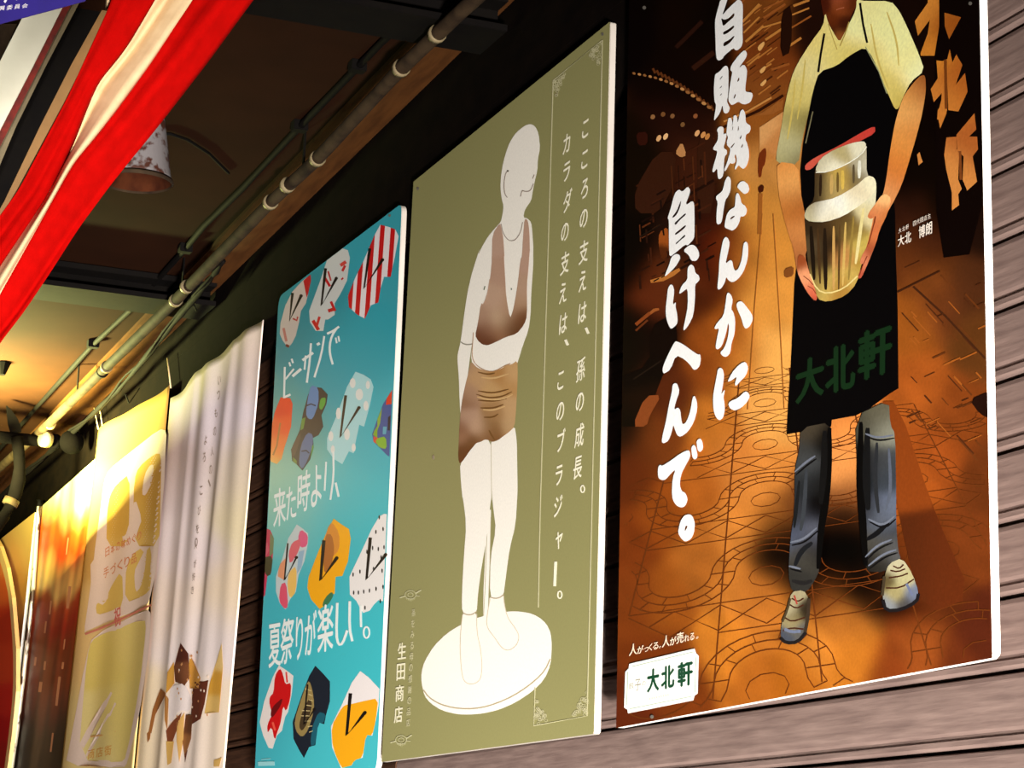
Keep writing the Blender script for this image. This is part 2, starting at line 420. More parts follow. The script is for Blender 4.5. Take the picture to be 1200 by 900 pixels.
lathe('rim', [(R_*1.0, -.003), (R_*1.06, .001), (R_*1.02, .006), (R_*.99, .001), (R_*1.0, -.003)], M_PIPE, t, c0)
tube('stem', [c0+Vector((0, 0, .22)), Vector((c0.x, c0.y, zc(c0.x)))], .006, M_BLACK, t)
lathe('bulb', [(0, .06), (.016, .066), (.022, .085), (.016, .11), (.01, .135), (0, .14)], mat('unlit_bulb', (150, 140, 120), .2), t, c0, 16)

# yellow lamp cluster at the far end
M_YEL = None
def far(px, py, z=1.0): return onZ(px, py, z)
MB0 = M_BLACK; M_BLACK = mat('matt_black_iron', (3, 2, 2), .9, spec=.02, c2=(6, 4, 4), bump=0)
t = thing('bracket_lamp', 'black bracket lamp with a ball housing and bent pipe arm glowing at the far end', 'lamp', far(20, 515, 1.01))
a = far(-30, 509, 1.01); b = far(70, 519, 1.01)
tube('arm', [a, b], .017, M_BLACK, t, 12)
bc = far(84, 518, 1.005)
lathe('ball_housing', [(.034*math.sin(k*math.pi/10), -.034*math.cos(k*math.pi/10)) for k in range(11)], M_BLACK, t, bc, 20)
tube('collar', [far(50, 514, 1.01), far(57, 515.5, 1.01)], .023, M_CLAMP, t, 14)
tube('collar', [far(62, 517, 1.01), far(67, 518, 1.01)], .021, M_BLACK, t, 14)
e = [far(x, y, 1.01) for x, y in [(20, 512)]]
base = e[0]
def vert(px, py): return onX(px, py, base.x)
tube('elbow', [vert(20, 512), vert(22, 530), vert(23, 548), vert(22, 562), vert(18, 578), vert(12, 592), vert(4, 606), vert(-6, 620), vert(-14, 632)],
     [.017, .0165, .016, .019, .019, .016, .017, .017, .017], M_BLACK, t, 14)
tube('coupling', [vert(14.5, 585), vert(11, 592)], .022, M_PIPE, t, 14)
v = [vert(7, 476), vert(13, 482), vert(20, 492), vert(24, 502), vert(24, 507), vert(12, 507), vert(9, 497)]
n_ = len(v); v2 = [p+Vector((.012, 0, 0)) for p in v]
mesh_obj('fin', v+v2, [tuple(range(n_)), tuple(range(2*n_-1, n_-1, -1))]+[(i, (i+1) % n_, n_+(i+1) % n_, n_+i) for i in range(n_)], M_BLACK, t)
# the lit bulb, just out of sight to the left, and its light
gl, gt, gb = nodes('glowing_bulb'); gb.inputs['Emission Color'].default_value = (1, .72, .25, 1); gb.inputs['Emission Strength'].default_value = 12
bp = onX(-22, 520, base.x+.1); bp.z -= .02
lathe('bulb', [(.03*math.sin(k*math.pi/10), -.03*math.cos(k*math.pi/10)) for k in range(11)], gl, t, bp, 16)
pl = bpy.data.lights.new('bracket_lamp_light', 'POINT'); pl.energy = 3.2; pl.color = (1, .80, .42); pl.shadow_soft_size = .12
po = bpy.data.objects.new('bracket_lamp_light', pl); COL.objects.link(po); po.location = bp+Vector((.30, -.10, -.02))
ul = area('bracket_lamp_uplight', bp+Vector((.15, -.15, -.12)), bp+Vector((.1, -.05, .3)), .12, .12, 175, (.95, 1, .34))
o = tube('cable_drop', [far(60, 530, 1.03), far(45, 545, 1.02), far(31, 556, 1.01), far(25, 560, 1.0)], .004, M_BLACK, None, 6)
tag(o, 'short black cable looping under the ball housing of the bracket lamp', 'cable')
hk = on_ceil(3, 434, .02)
o = mesh_obj('ceiling_hook', *(lambda c: ([(c.x+.03*math.cos(a)*(1 if k else .4), c.y+.02*math.sin(a)*(1 if k else .4), c.z+(.018 if k else -.012)) for k in (0, 1) for a in [i*math.pi/5 for i in range(10)]],
    [tuple(range(10))[::-1], tuple(range(10, 20))]+[(i, (i+1) % 10, 10+(i+1) % 10, 10+i) for i in range(10)]))(hk), M_BLACK)
tag(o, 'small black ceiling rose above the yellow glow', 'fitting')

M_BLACK = MB0
# ================================================================== red and white striped cloth
M_RED = mat('red_bunting', (176, 4, 2), .9, spec=.05, c2=(160, 3, 1), scale=60, bump=.05)
M_CREAM = mat('cream_bunting', (226, 198, 156), .9, spec=.05, c2=(214, 184, 142), scale=60, bump=.05)
FX = .45
Ls = [[(150, -60), (131, 0), (125, 14), (100, 68), (82, 108), (60, 150), (42, 184), (22, 222), (0, 252), (-40, 310)],
      [(215, -60), (181, 0), (150, 52), (135, 72), (115, 95), (101, 128), (85, 170), (55, 232), (0, 312), (-40, 375)],
      [(262, -60), (226, 0), (205, 30), (176, 74), (140, 124), (114, 158), (86, 190), (60, 236), (0, 346), (-40, 410)],
      [(350, -70), (296, 0), (242, 74), (180, 154), (132, 214), (92, 268), (60, 318), (28, 366), (0, 402), (-40, 462)]]
def resample(pl, n):
    d = [0]
    for a, b in zip(pl[:-1], pl[1:]): d.append(d[-1]+math.dist(a, b))
    out = []
    for k in range(n+1):
        s = d[-1]*k/n; i = max(j for j in range(len(d)) if d[j] <= s+1e-9); i = min(i, len(pl)-2)
        u = (s-d[i])/(d[i+1]-d[i]); out.append((pl[i][0]*(1-u)+pl[i+1][0]*u, pl[i][1]*(1-u)+pl[i+1][1]*u))
    # soften corners
    for _ in range(3): out = [out[0]]+[((a[0]+2*b[0]+c[0])/4, (a[1]+2*b[1]+c[1])/4) for a, b, c in zip(out, out[1:], out[2:])]+[out[-1]]
    return out
Rs = [resample(l+[(l[-1][0]-200, l[-1][1]+270)], 110) for l in Ls]
t = thing('striped_bunting', 'red and white striped festival cloth sagging diagonally across the upper left', 'bunting', onX(120, 150, FX))
def fold(s, k):      # s across 0..3, k along
    return .010*math.sin(s*3.1+.05*k)+.006*math.sin(s*7.3+1.3+.03*k)+.0024*math.sin(s*13+.1*k)+.006*math.sin(k*.12)
def stripe(name, s0, s1, mat):
    m = 10; v = []
    for k in range(111):
        for j in range(m+1):
            s = s0+(s1-s0)*j/m; i = min(int(s), 2); u = s-i
            px = Rs[i][k][0]*(1-u)+Rs[i+1][k][0]*u; py = Rs[i][k][1]*(1-u)+Rs[i+1][k][1]*u
            v.append(onX(px, py, FX+fold(s, k)))
    f = [(k*(m+1)+j, k*(m+1)+j+1, (k+1)*(m+1)+j+1, (k+1)*(m+1)+j) for k in range(110) for j in range(m)]
    o = mesh_obj(name, v, f, mat, t, True)
    md = o.modifiers.new('thick', 'SOLIDIFY'); md.thickness = .0012
    return o
stripe('red_stripe', 0, 1, M_RED); stripe('cream_stripe', 1, 2, M_CREAM); stripe('red_stripe', 2, 3, M_RED)
box('hem_rope', tuple(onX(137, -30, FX)+Vector((-.01, -.003, -.003))), tuple(onX(122, 12, FX)+Vector((.0, .003, .003))), M_CREAM, t, .001)

# rusty edged white panel with black channel behind the cloth
t = thing('roof_truss', 'white painted steel panel with rusty red edge and black channel in the upper left corner', 'beam', onZ(40, 80, 1.1))
def slab(name, px, X, dx, mat, parent):
    v = [onX(x, y, X) for x, y in px]; n = len(v); v2 = [p+Vector((-dx, 0, 0)) for p in v]
    return mesh_obj(name, v+v2, [tuple(range(n)), tuple(range(2*n-1, n-1, -1))]+[(i, (i+1) % n, n+(i+1) % n, n+i) for i in range(n)], mat, parent)
L3 = area('panel_fill_light', (-.15, -1.0, .85), (-.75, -.75, 1.0), .1, .05, .7, (1, .97, .85)); L3.data.spread = math.radians(70)  # added fill aimed at the white panel, it has no fixture
M_WP = mat('white_gloss_paint', (240, 236, 218), .25, c2=(220, 214, 196), scale=9, bump=.05)
M_RE = mat('rust_red_edge', (122, 24, 10), .8, c2=(70, 14, 6), scale=50, bump=.6)
M_GR = mat('grey_channel_lip', (112, 98, 72), .6, c2=(92, 80, 58))
M_TAN = mat('tan_channel_lip', (110, 78, 40), .6, c2=(128, 92, 48))
TX = -.75
slab('white_panel', [(98, -40), (72, 12), (37, 82), (3, 148), (-14, 182), (-60, 182), (-60, 165), (0, 72), (24, 25), (57, -40)], TX, .01, M_WP, t)
slab('rusty_edge', [(98, -40), (72, 12), (37, 82), (3, 148), (-14, 182), (-14, 200), (12, 148), (45, 82), (80, 12), (108, -40)], TX+.012, .03, M_RE, t)
slab('grey_lip', [(108, -40), (80, 12), (45, 82), (12, 148), (-14, 200), (-12, 222), (19, 148), (55, 75), (92, 5), (115, -40)], TX+.004, .02, M_GR, t)
slab('black_channel', [(115, -40), (92, 5), (55, 75), (19, 148), (-12, 222), (-10, 262), (5, 236), (47, 148), (84, 75), (126, 0), (146, -40)], TX-.02, .03, M_BLACK, t)
slab('tan_lip', [(146, -40), (126, 0), (84, 75), (47, 148), (5, 236), (-10, 262), (-10, 272), (20, 222), (75, 120), (130, 10), (160, -40)], TX-.012, .03, M_TAN, t)
slab('cross_plate', [(-30, 28), (20, 28), (0, 72), (-60, 165)], TX-.08, .01, M_PIPE, t)

# blue banner corner
M_BLUE = mat('blue_banner', (38, 18, 130), .7, c2=(30, 14, 112), scale=30, bump=.03)
BX = .62
t = thing('blue_banner', 'corner of a blue banner with white writing at the top left edge', 'banner', onX(20, 5, BX))
slab('banner_cloth', [(-90, -80), (150, -80), (100, 1), (60, 12), (0, 28), (-90, 44)], BX, .002, M_BLUE, t)
a = Art(.9, place=lambda x, y, l: onX(x, y, BX+.001+l)); wht = (245, 240, 250)
for k, ch in enumerate('興委員会'): a.quad_text(ch, [(k*9+.5-1, 7.3-k*.9), (k*9+7-1, 6.4-k*.9), (k*9+6-1, 12.0-k*1.1), (k*9-.5-1, 12.9-k*1.1)], wht, bold=.02)
a.quad_text('入', [(3, -26), (24, -30), (20, 0), (5, 3.5)], wht, bold=.03)
a.build('lettering', t, stuff=True)

# ================================================================== poster 1: noodle shop photograph
TH = .0105
def poster(name, label, quad_px, radii, group=None, bmat=None):
    q = [onY(x, y, 0) for x, y in quad_px]
    c = sum(q, Vector())/4
    t = thing(name, label, 'poster', (c.x, 0, min(p.z for p in q)), group)
    board(t, q, radii, TH, bmat or M_BOARD)
    x0 = min(p.x for p in q)+.14; x1 = max(p.x for p in q)-.2; z0 = min(p.z for p in q); z1 = max(p.z for p in q)
    for zz in (z0+.12, z1-.16): box('batten', (x0, TH, zz), (x1, .0485, zz+.03), M_BATTEN, t, .001)
    return t, q
def topx(x0, x1, X_, z):   # pixel of a wall point
    P = proj([(X_, 0, z)])[0]; return (P[0], P[1])
def wpx(x, z): return topx(0, 0, x, z)
QN = [wpx(.0615, 1.045), wpx(.9555, 1.05), (1163, 771), (722, 853)]
nood, q = poster('noodle_shop_poster', 'brown photo poster of an aproned man holding a steel jar, white brush lettering', QN, [.003, .006, .010, .004])
KN = np.array([1.0, 1.08, 1.1])*1.05
WS = [(740,20,(5,0,0)),(800,20,(14,3,0)),(800,100,(12,2,0)),(760,200,(15,5,0)),(740,300,(6,2,0)),(740,400,(12,6,2)),(735,500,(25,10,3)),(745,560,(90,35,8)),(740,640,(120,50,12)),(745,700,(125,55,15)),(735,840,(95,35,12)),
(800,150,(34,10,4)),(810,190,(60,24,10)),(795,330,(90,42,16)),(800,290,(30,12,6)),(775,340,(90,35,12)),(768,400,(16,4,2)),(782,455,(80,32,10)),(770,520,(105,48,14)),(775,600,(140,65,15)),(780,700,(150,75,20)),(800,800,(120,52,14)),(770,780,(115,48,12)),
(830,80,(18,4,0)),(830,40,(8,2,0)),(900,10,(120,62,20)),(895,60,(115,52,16)),(890,110,(130,68,24)),(890,150,(145,78,24)),(897,190,(190,125,60)),(888,240,(195,125,50)),(885,300,(205,130,50)),(905,350,(210,135,55)),(907,420,(225,155,75)),(900,480,(215,145,70)),(895,560,(200,120,50)),(870,620,(195,115,45)),(860,680,(190,110,40)),(850,760,(200,115,35)),(880,800,(165,88,25)),(930,790,(160,85,20)),
(840,250,(40,12,4)),(835,300,(70,18,4)),(852,290,(95,28,6)),(850,400,(150,75,20)),(872,420,(185,110,40)),(868,300,(140,70,20)),(830,420,(125,58,15)),(840,500,(170,95,30)),(820,560,(165,85,25)),(820,660,(165,90,30)),(815,340,(70,25,6)),(860,540,(190,110,45)),
(905,655,(45,20,8)),(918,630,(40,16,6)),(930,600,(90,45,18)),(905,610,(150,85,30)),(960,650,(14,5,0)),(1000,650,(16,7,3)),(985,620,(30,12,5)),(990,588,(120,65,30)),(985,540,(215,135,70)),(990,510,(205,120,55)),(970,700,(120,60,20)),(990,725,(175,100,35)),(1010,700,(60,28,10)),(1000,770,(185,105,30)),(950,760,(195,115,40)),(900,720,(190,108,38)),(890,690,(170,95,34)),
(1060,300,(90,42,14)),(1070,380,(140,72,20)),(1090,330,(110,55,18)),(1100,360,(95,45,18)),(1130,340,(70,34,14)),(1140,400,(85,45,15)),(1080,450,(150,72,22)),(1120,480,(115,52,15)),(1100,540,(138,62,18)),(1070,570,(150,70,20)),(1150,560,(90,40,12)),(1130,640,(105,46,14)),(1090,640,(95,40,10)),(1100,700,(82,34,10)),(1150,740,(76,28,12)),(1080,760,(140,66,22)),(1120,780,(90,35,12)),(1040,790,(120,50,15)),(1070,705,(90,36,10)),
(1060,200,(8,2,0)),(1110,250,(10,3,0)),(1140,150,(6,0,0)),(1060,50,(18,5,2)),(1140,20,(5,0,0)),(1150,260,(25,9,4)),(1060,260,(40,15,6)),(1090,290,(60,25,9)),(950,20,(30,10,4))]
_S = np.array([[a, b] for a, b, _ in WS], float); _R = lin([c for _, _, c in WS])
_rng = np.random.default_rng(3)
_ph = _rng.uniform(0, 6.28, (24, 3)); _fr = _rng.uniform(.02, .22, (24, 2))*_rng.choice([-1, 1], (24, 2))
def photo(P):
    out = np.zeros((len(P), 3))
    for k in range(0, len(P), 4000):
        p = P[k:k+4000]; d = ((p[:, None]-_S[None])**2*np.array([1.3, .8])).sum(2); wt = np.exp(-d/(2*17.**2))+2e-3/(1+d/400.)**2
        out[k:k+4000] = (wt[:, :, None]*_R[None]).sum(1)/wt.sum(1)[:, None]
    n = sum(np.sin(P[:, 0]*f[0]+P[:, 1]*f[1]+h[0]) for f, h in zip(_fr, _ph))/5
    sh = np.ones(len(P))
    for cx, cy, rx, ry, k in [(918, 642, 34, 30, .8), (940, 690, 22, 26, .75), (985, 640, 50, 34, .93), (1010, 690, 34, 22, .85), (1045, 712, 34, 12, .8), (925, 745, 24, 9, .6), (990, 605, 30, 14, .6), (965, 668, 66, 30, .7), (895, 650, 26, 18, .5)]:
        sh *= 1-k*np.exp(-(((P[:, 0]-cx)/rx)**2+((P[:, 1]-cy)/ry)**2)**1.3)
    sh *= np.interp(P[:, 1], [520, 700], [1, .80])*np.where(P[:, 0] < 850, np.interp(P[:, 1], [480, 640], [1, .9]), 1)
    return out*(1+.07*n)[:, None]*sh[:, None]
grid_sheet(nood, QN, 132, 240, photo, KN, 'photo_print', PHOTO, .6)
LQN = [(735, 0), (1147, 0), (1163, 771), (722, 853)]
NP = [(738.5, -14), (1146, -120), (1163, 770.2), (722.8, 852)]
# --- paving pattern printed in the photograph
pv = Art(KN, base=8)
D0, VX, VY, KU, KH = 10.5, 893, 120, 128., 690.
def gp(u, v):
    d = 1+v/D0; x = VX+u*KU/d; y = VY+KH/d-.17*(x-VX)*(1/d)**.3*.9; return (x, y)
DARK = (92, 42, 12)
SHADE = [smooth(C(890, 460, 2.903, [(100, 300), (60, 460), (0, 540), (0, 640), (60, 720), (200, 830), (260, 690), (420, 760), (560, 720), (600, 500), (560, 300), (470, 150), (300, 380)]))]
def okp(p):
    if not inside(p[0], p[1], NP) or p[1] < 430: return False
    if p[0] > 1040 and p[1] < 470: return False
    if p[0] < 735+ (900-p[1])*.0: return False
    if p[1] < 560 and p[0] < 800+(560-p[1])*.35: return False
    return True
def gline(pts, wd=1.5):
    run = []
    for p in [gp(*q) for q in pts]+[(0, 0)]:
        if okp(p): run.append(p)
        else:
            if len(run) > 1:
                w_ = wd*max(.35, min(1, (run[0][1]-200)/560)); pv.stroke(run, w_, DARK, 0)
            run = []
for u in (-3, -2, -1, 0, 1, 2, 3): gline([(u*1.0-.45, v*.25) for v in range(-4, 160)], 1.7)
ar = lambda cu, cv, r, a0, a1, n=10: [(cu+r*math.cos(a0+(a1-a0)*i/n), cv+r*1.35*math.sin(a0+(a1-a0)*i/n)) for i in range(n+1)]
for j in range(-1, 9):
    for i in range(-3, 5):
        cu, cv = i-.95+.0, j*2.5+.3; fl_ = 1 if (i+j) % 2 else -1
        t_a, t_b = (0, math.pi) if i % 2 else (math.pi, math.pi*2)
        for r in (.36, .5, .64): gline(ar(cu, cv, r, t_a, t_b, 14), 1.4)
        if i % 2: gline(ar(cu, cv-.25, .2, 0, math.pi*2, 10), 1.1)
        for r0, r1, m_ in ((.36, .5, 5), (.5, .64, 7)):
            for a in range(m_+1):
                t0 = t_a+math.pi*a/m_; gline([(cu+r0*math.cos(t0), cv+r0*1.35*math.sin(t0)), (cu+r1*math.cos(t0), cv+r1*1.35*math.sin(t0))], 1.2)
        cv += .35
        gline([(cu-.5, cv+.7), (cu-.25, cv+1.0), (cu, cv+.7)], 1.3); gline([(cu-.5, cv+1.3), (cu-.25, cv+1.0), (cu, cv+1.3), (cu+.25, cv+1.0), (cu, cv+.7)], 1.3)
        gline([(cu+.5, cv+.7), (cu+.25, cv+1.0), (cu+.5, cv+1.3)], 1.3)
        gline([(cu-.5, cv+.65), (cu+.5, cv+.65)], 1.1); gline([(cu-.5, cv+1.35), (cu+.5, cv+1.35)], 1.1)
pv.build('printed_paving', nood, PHOTO, stuff=True)
_r8 = random.Random(8)
# --- arcade behind: lamps, shutters, beams, hanging sign
ac = Art(KN, base=12, clip=NP)
def P4(L): return C(720, 0, 3.6, L)
for k in range(15):
    u = k/14; ac.dot(743+u*88, 86+u*40-8*math.sin(u*3.1), 2.0+u, 1.4+u*.6, (190, 130, 75) if k % 2 else (150, 95, 50), 1, a=.4)
for k in range(16):
    u = k/15; x, y = 765+u*68, 80+u*44-3*math.sin(3*u); ac.stroke([(x, y), (x+3, y+6)], 2.6, (95, 48, 20), 0)
for x, y, c in [(772, 162, (225, 165, 110)), (780, 160, (235, 180, 125)), (817, 156, (225, 160, 105)), (824, 158, (210, 140, 80)), (829, 160, (190, 120, 60)), (765, 137, (150, 100, 60)), (777, 134, (120, 75, 40)), (788, 136, (130, 85, 50)), (800, 146, (120, 80, 45)), (815, 136, (140, 80, 45))]:
    ac.dot(x, y, 2.6, 4.2 if y > 150 else 3, c, 1, a=.5)
ac.poly(P4([(255, 645), (285, 595), (305, 655), (280, 665)]), (185, 125, 75), 1)
ac.poly(P4([(90, 560), (140, 555), (140, 610), (100, 615)]), (48, 14, 6), 0)
for L in [[(350, 560), (430, 555), (420, 900), (350, 900)], [(180, 640), (260, 640), (250, 780), (190, 900), (90, 900), (85, 800)]]: ac.poly(P4(L), (52, 22, 9), 0)
for L, wd, c in [([(60, 240), (420, 440)], 10, (40, 18, 8)), ([(260, 200), (370, 90)], 18, (40, 16, 8)), ([(330, 290), (420, 220)], 22, (48, 20, 9)), ([(300, 830), (420, 760)], 12, (30, 10, 4)), ([(240, 700), (250, 860)], 6, (70, 32, 12)), ([(330, 660), (335, 760)], 6, (78, 36, 14)), ([(380, 640), (385, 780)], 8, (70, 30, 12))]:
    ac.stroke(P4(L), wd/3.6, c, 1)
def P9(L): return C(890, 0, 4.286, L)
for i, (a, b) in enumerate([((-95, 20), (-70, -10)), ((-85, 110), (0, 20)), ((-80, 165), (0, 85)), ((20, 90), (130, 20)), ((10, 140), (110, 110)), ((30, 200), (120, 140)), ((20, 45), (120, 0)), ((150, 230), (210, 190)), ((10, 350), (60, 320)), ((60, 350), (150, 320)), ((-60, 330), (0, 280)), ((170, 30), (250, 0)), ((160, 140), (260, 80)), ((-70, 210), (20, 130)), ((150, 80), (250, 40))]):
    ac.stroke(P9([a, b]), 2.9 if i % 2 else 2.0, (188, 118, 52) if i % 3 else (150, 80, 32), 1)
ac.poly(P9([(-110, 590), (-10, 580), (110, 500), (125, 470), (110, 570), (100, 660), (0, 640)][:5]), (150, 85, 35), 0)
ac.poly(P9([(110, 60), (165, 20), (160, 260), (105, 290)]), (34, 12, 4), 1)
ac.poly(P9([(0, 640), (120, 560), (110, 640), (80, 800), (0, 800)]), [(893, 160, (214, 150, 90)), (905, 170, (196, 126, 68)), (895, 185, (186, 116, 54))], 0, sm=0)
ac.stroke(P9([(-180, 640), (-100, 600), (0, 555), (120, 480)]), 3, (48, 16, 4), 2)
ac.stroke(P9([(-180, 610), (-60, 560), (60, 490)]), 2.2, (196, 128, 64), 1)
for L in [C(820, 0, 9, [(610, 490), (680, 430), (685, 470), (640, 540), (615, 530)]), C(820, 0, 9, [(630, 740), (690, 690), (700, 720), (660, 775), (635, 770)]), C(820, 70, 9, [(640, 250), (700, 200), (705, 235), (665, 280), (640, 275)])]:
    ac.poly(L, (222, 160, 92), 2)
ac.poly(C(820, 130, 9, [(615, 460), (690, 380), (705, 430), (690, 560), (660, 600), (650, 700), (615, 700)]), (110, 42, 12), 1)
ac.poly(C(820, 130, 9, [(610, 810), (650, 775), (680, 790), (670, 850), (625, 870)]), (64, 20, 6), 1)
ac.stroke(C(820, 130, 9, [(640, 870), (630, 1300)]), 5, (150, 84, 30), 0)
ac.stroke([(893, 250), (884, 360), (876, 480)], 1.2, (140, 80, 28), 1); ac.stroke([(906, 250), (914, 380), (919, 480)], 1.2, (150, 88, 34), 1)
ac.poly(C(900, 160, 4.286, [(80, 665), (130, 650), (128, 700), (82, 712)]), (122, 66, 26), 1)
ac.poly(C(760, 210, 9, [(110, 560), (200, 500), (215, 620), (215, 800), (140, 860), (105, 700)]), [(782, 275, (150, 72, 24)), (776, 300, (80, 34, 10))], 0)
ac.stroke(C(760, 300, 9, [(20, 270), (150, 240), (250, 190), (330, 140)]), 6, (176, 104, 44), 0, taper=True)
ac.stroke(C(760, 300, 9, [(0, 620), (60, 570), (110, 560)]), 4, (150, 80, 36), 0, taper=True)
ac.stroke(C(720, 250, 3.6, [(90, 470), (150, 420)]), 4, (128, 60, 24), 0); ac.stroke(C(720, 250, 3.6, [(90, 495), (140, 450)]), 2.5, (96, 44, 18), 0)
ac.poly(C(720, 250, 3.6, [(0, 700), (150, 640), (150, 480), (250, 420), (265, 500), (265, 560), (195, 700), (130, 900), (60, 900), (0, 900)]), [(745, 430, (10, 4, 2)), (785, 400, (14, 4, 2)), (760, 480, (24, 9, 3)), (740, 500, (12, 6, 2))], 0)
ac.poly(C(720, 250, 3.6, [(75, 900), (130, 770), (200, 765), (150, 850), (135, 900)]), (128, 62, 26), 1)
for L in [[(105, 100), (210, 40)], [(80, 700), (200, 620)], [(10, 370), (80, 310)], [(0, 560), (70, 500)], [(0, 620), (70, 570)]]: ac.stroke(C(720, 250, 3.6, L), 1.6, (30, 18, 10), 1)
ac.poly([(1030, 470), (1052, 470), (1095, 600), (1140, 700), (1085, 720), (1060, 640)], [(1060, 540, (120, 52, 14)), (1100, 660, (82, 32, 9)), (1075, 660, (70, 28, 8))], 0)
ac.poly(C(1030, 280, 3.214, [(340, 605), (425, 570), (425, 680), (380, 660)]), (28, 10, 5), 1)
ac.stroke(C(1030, 280, 3.214, [(130, 180), (250, 290), (400, 450)]), 2.5, (60, 28, 12), 0); ac.stroke(C(1030, 280, 3.214, [(70, 200), (230, 120)]), 2, (58, 26, 10), 0)
SGN = [(1080, 10, (210, 130, 50)), (1085, 60, (200, 120, 40)), (1110, 120, (195, 115, 45)), (1130, 100, (165, 85, 28)), (1120, 200, (200, 125, 60)), (1140, 170, (165, 85, 35)), (1110, 30, (150, 75, 20))]
ac.poly([(1094, -60), (1146, -60), (1151, 240), (1136, 298), (1106, 302), (1098, 250)], (9, 2, 1), 1, sm=0)
for L in [[(235, -60), (325, -60), (325, 200), (290, 420), (185, 420), (185, 400), (240, 250), (255, 150), (165, 270), (142, 160), (240, 20)], [(365, 95), (490, 130), (400, 295), (368, 200)],
          [(305, 455), (350, 460), (385, 445), (385, 830), (360, 900), (310, 900), (315, 830), (340, 790), (345, 700), (285, 770), (262, 670), (315, 590)],
          [(405, 370), (425, 470), (455, 410), (500, 490), (450, 640), (520, 550), (540, 690), (470, 840), (395, 830), (385, 600), (385, 450)]]:
    ac.poly(C(1050, 0, 6.43, L), SGN, 3, sm=0)
for L in [[(325, 70), (345, -10), (380, -10), (375, 60), (340, 145)], [(375, 195), (430, 190), (432, 260), (445, 280), (440, 430), (460, 480), (440, 510), (445, 570), (405, 600), (405, 500), (375, 380), (362, 290)],
          [(430, 180), (530, 60), (540, 150), (500, 190), (545, 190), (550, 260), (520, 300), (545, 440), (490, 490), (465, 430), (470, 300), (435, 265)], [(212, 290), (225, 275), (243, 330), (220, 350)]]:
    ac.poly(C(1030, 120, 4.737, L), SGN, 3, sm=0)
ac.stroke(C(1050, 0, 6.43, [(372, 450), (378, 820)]), 3.5, (110, 55, 18), 4)
ac.stroke(C(1030, 120, 4.737, [(450, 270), (455, 430)]), 3, (118, 60, 24), 4)
for k in range(90):
    x = _r8.uniform(744, 832); y = _r8.uniform(165 if x > 775 else 200, 330); l_ = _r8.uniform(4, 16); v_ = _r8.random() < .45
    ac.stroke([(x, y), (x+(1 if v_ else l_), y+(l_*1.6 if v_ else -l_*.55))], _r8.uniform(1, 3), [(62, 26, 11), (24, 8, 4), (86, 40, 17), (40, 16, 7)][k % 4], .3, taper=True)
for k in range(40):
    x = _r8.uniform(862, 915); y = _r8.uniform(0, 125); l_ = _r8.uniform(6, 18)
    ac.stroke([(x, y), (x+l_, y-l_*.75)], _r8.uniform(1, 2.4), [(70, 30, 10), (176, 104, 44), (130, 66, 24)][k % 3], .3, taper=True)
for k in range(60):
    x = _r8.uniform(1055, 1155); y = _r8.uniform(310, 520); l_ = _r8.uniform(6, 22)
    ac.stroke([(x, y), (x+l_, y-l_*.45 if k % 2 else y+l_*1.1)], _r8.uniform(1, 2.6), [(92, 44, 15), (150, 78, 26), (70, 32, 12)][k % 3], .2, taper=True)
ac.build('printed_arcade', nood, PHOTO, stuff=True)

# --- the man
def M1(L): return C(890, 0, 4.286, L)
def M2(L): return C(900, 160, 4.286, L)
def M3(L): return C(890, 460, 2.903, L)
pm = Art(KN, base=20)
SH = [(1010, 20, (246, 226, 150)), (1040, 30, (248, 232, 160)), (1060, 70, (246, 222, 140)), (1075, 85, (252, 238, 180)), (1040, 100, (214, 186, 92)), (1025, 70, (225, 205, 120)), (1048, 120, (190, 160, 70)), (960, 50, (232, 205, 120)), (975, 60, (236, 216, 130)), (950, 80, (226, 206, 140)), (940, 110, (214, 190, 110)), (930, 150, (178, 158, 90)), (945, 150, (110, 96, 50)), (918, 180, (170, 155, 100)), (935, 185, (80, 66, 34)), (925, 170, (214, 205, 160)), (990, 65, (214, 188, 96)), (1000, 30, (250, 236, 170)), (1050, 60, (250, 236, 168)), (1033, 110, (236, 214, 130))]
FC = [(965, 5, (70, 22, 8)), (985, 10, (130, 58, 22)), (995, 5, (90, 36, 12)), (975, 25, (100, 40, 12)), (990, 28, (62, 22, 8)), (983, 45, (140, 76, 34)), (972, 38, (50, 18, 6)), (985, 2, (150, 70, 40))]
pm.poly(M1([(290, -150), (350, -230), (460, -230), (520, -150), (505, 0), (470, 60), (445, 120), (425, 185), (400, 215), (375, 180), (340, 120), (315, 60)]), FC, 0)
pm.poly(M1([(285, -140), (300, -250), (400, -290), (510, -250), (530, -130), (500, -190), (400, -215), (320, -190)]), (20, 12, 8), 2)
pm.poly(M1([(505, 0), (530, 5), (660, 5), (700, 50), (740, 130), (800, 270), (830, 355), (760, 410), (720, 490), (700, 545), (680, 550), (650, 480), (610, 390), (570, 290), (530, 235), (450, 280), (390, 330), (300, 360), (270, 450), (240, 600), (215, 700), (195, 832), (100, 820), (80, 800), (110, 640), (130, 510), (160, 390), (190, 320), (260, 210), (320, 130), (330, 60), (345, 115), (372, 165), (402, 212), (425, 170), (450, 120), (485, 50), (490, -20)]), SH, 1, step=4)
pm.stroke(M1([(385, 50), (400, 44), (425, 38)]), 1.2, (170, 90, 60), 2)
pm.stroke(M1([(345, 120), (365, 180), (390, 250)]), 1.0, (180, 150, 70), 2); pm.stroke(M1([(450, 110), (430, 170), (405, 230)]), 1.3, (170, 140, 66), 2)
for L in [[(560, 120), (590, 300), (650, 450)], [(640, 60), (690, 200), (700, 330)], [(180, 400), (165, 560), (140, 700)], [(230, 300), (215, 450), (190, 600)]]: pm.stroke(M1(L), 2.2, (206, 178, 92), 2, sm=2, taper=True)
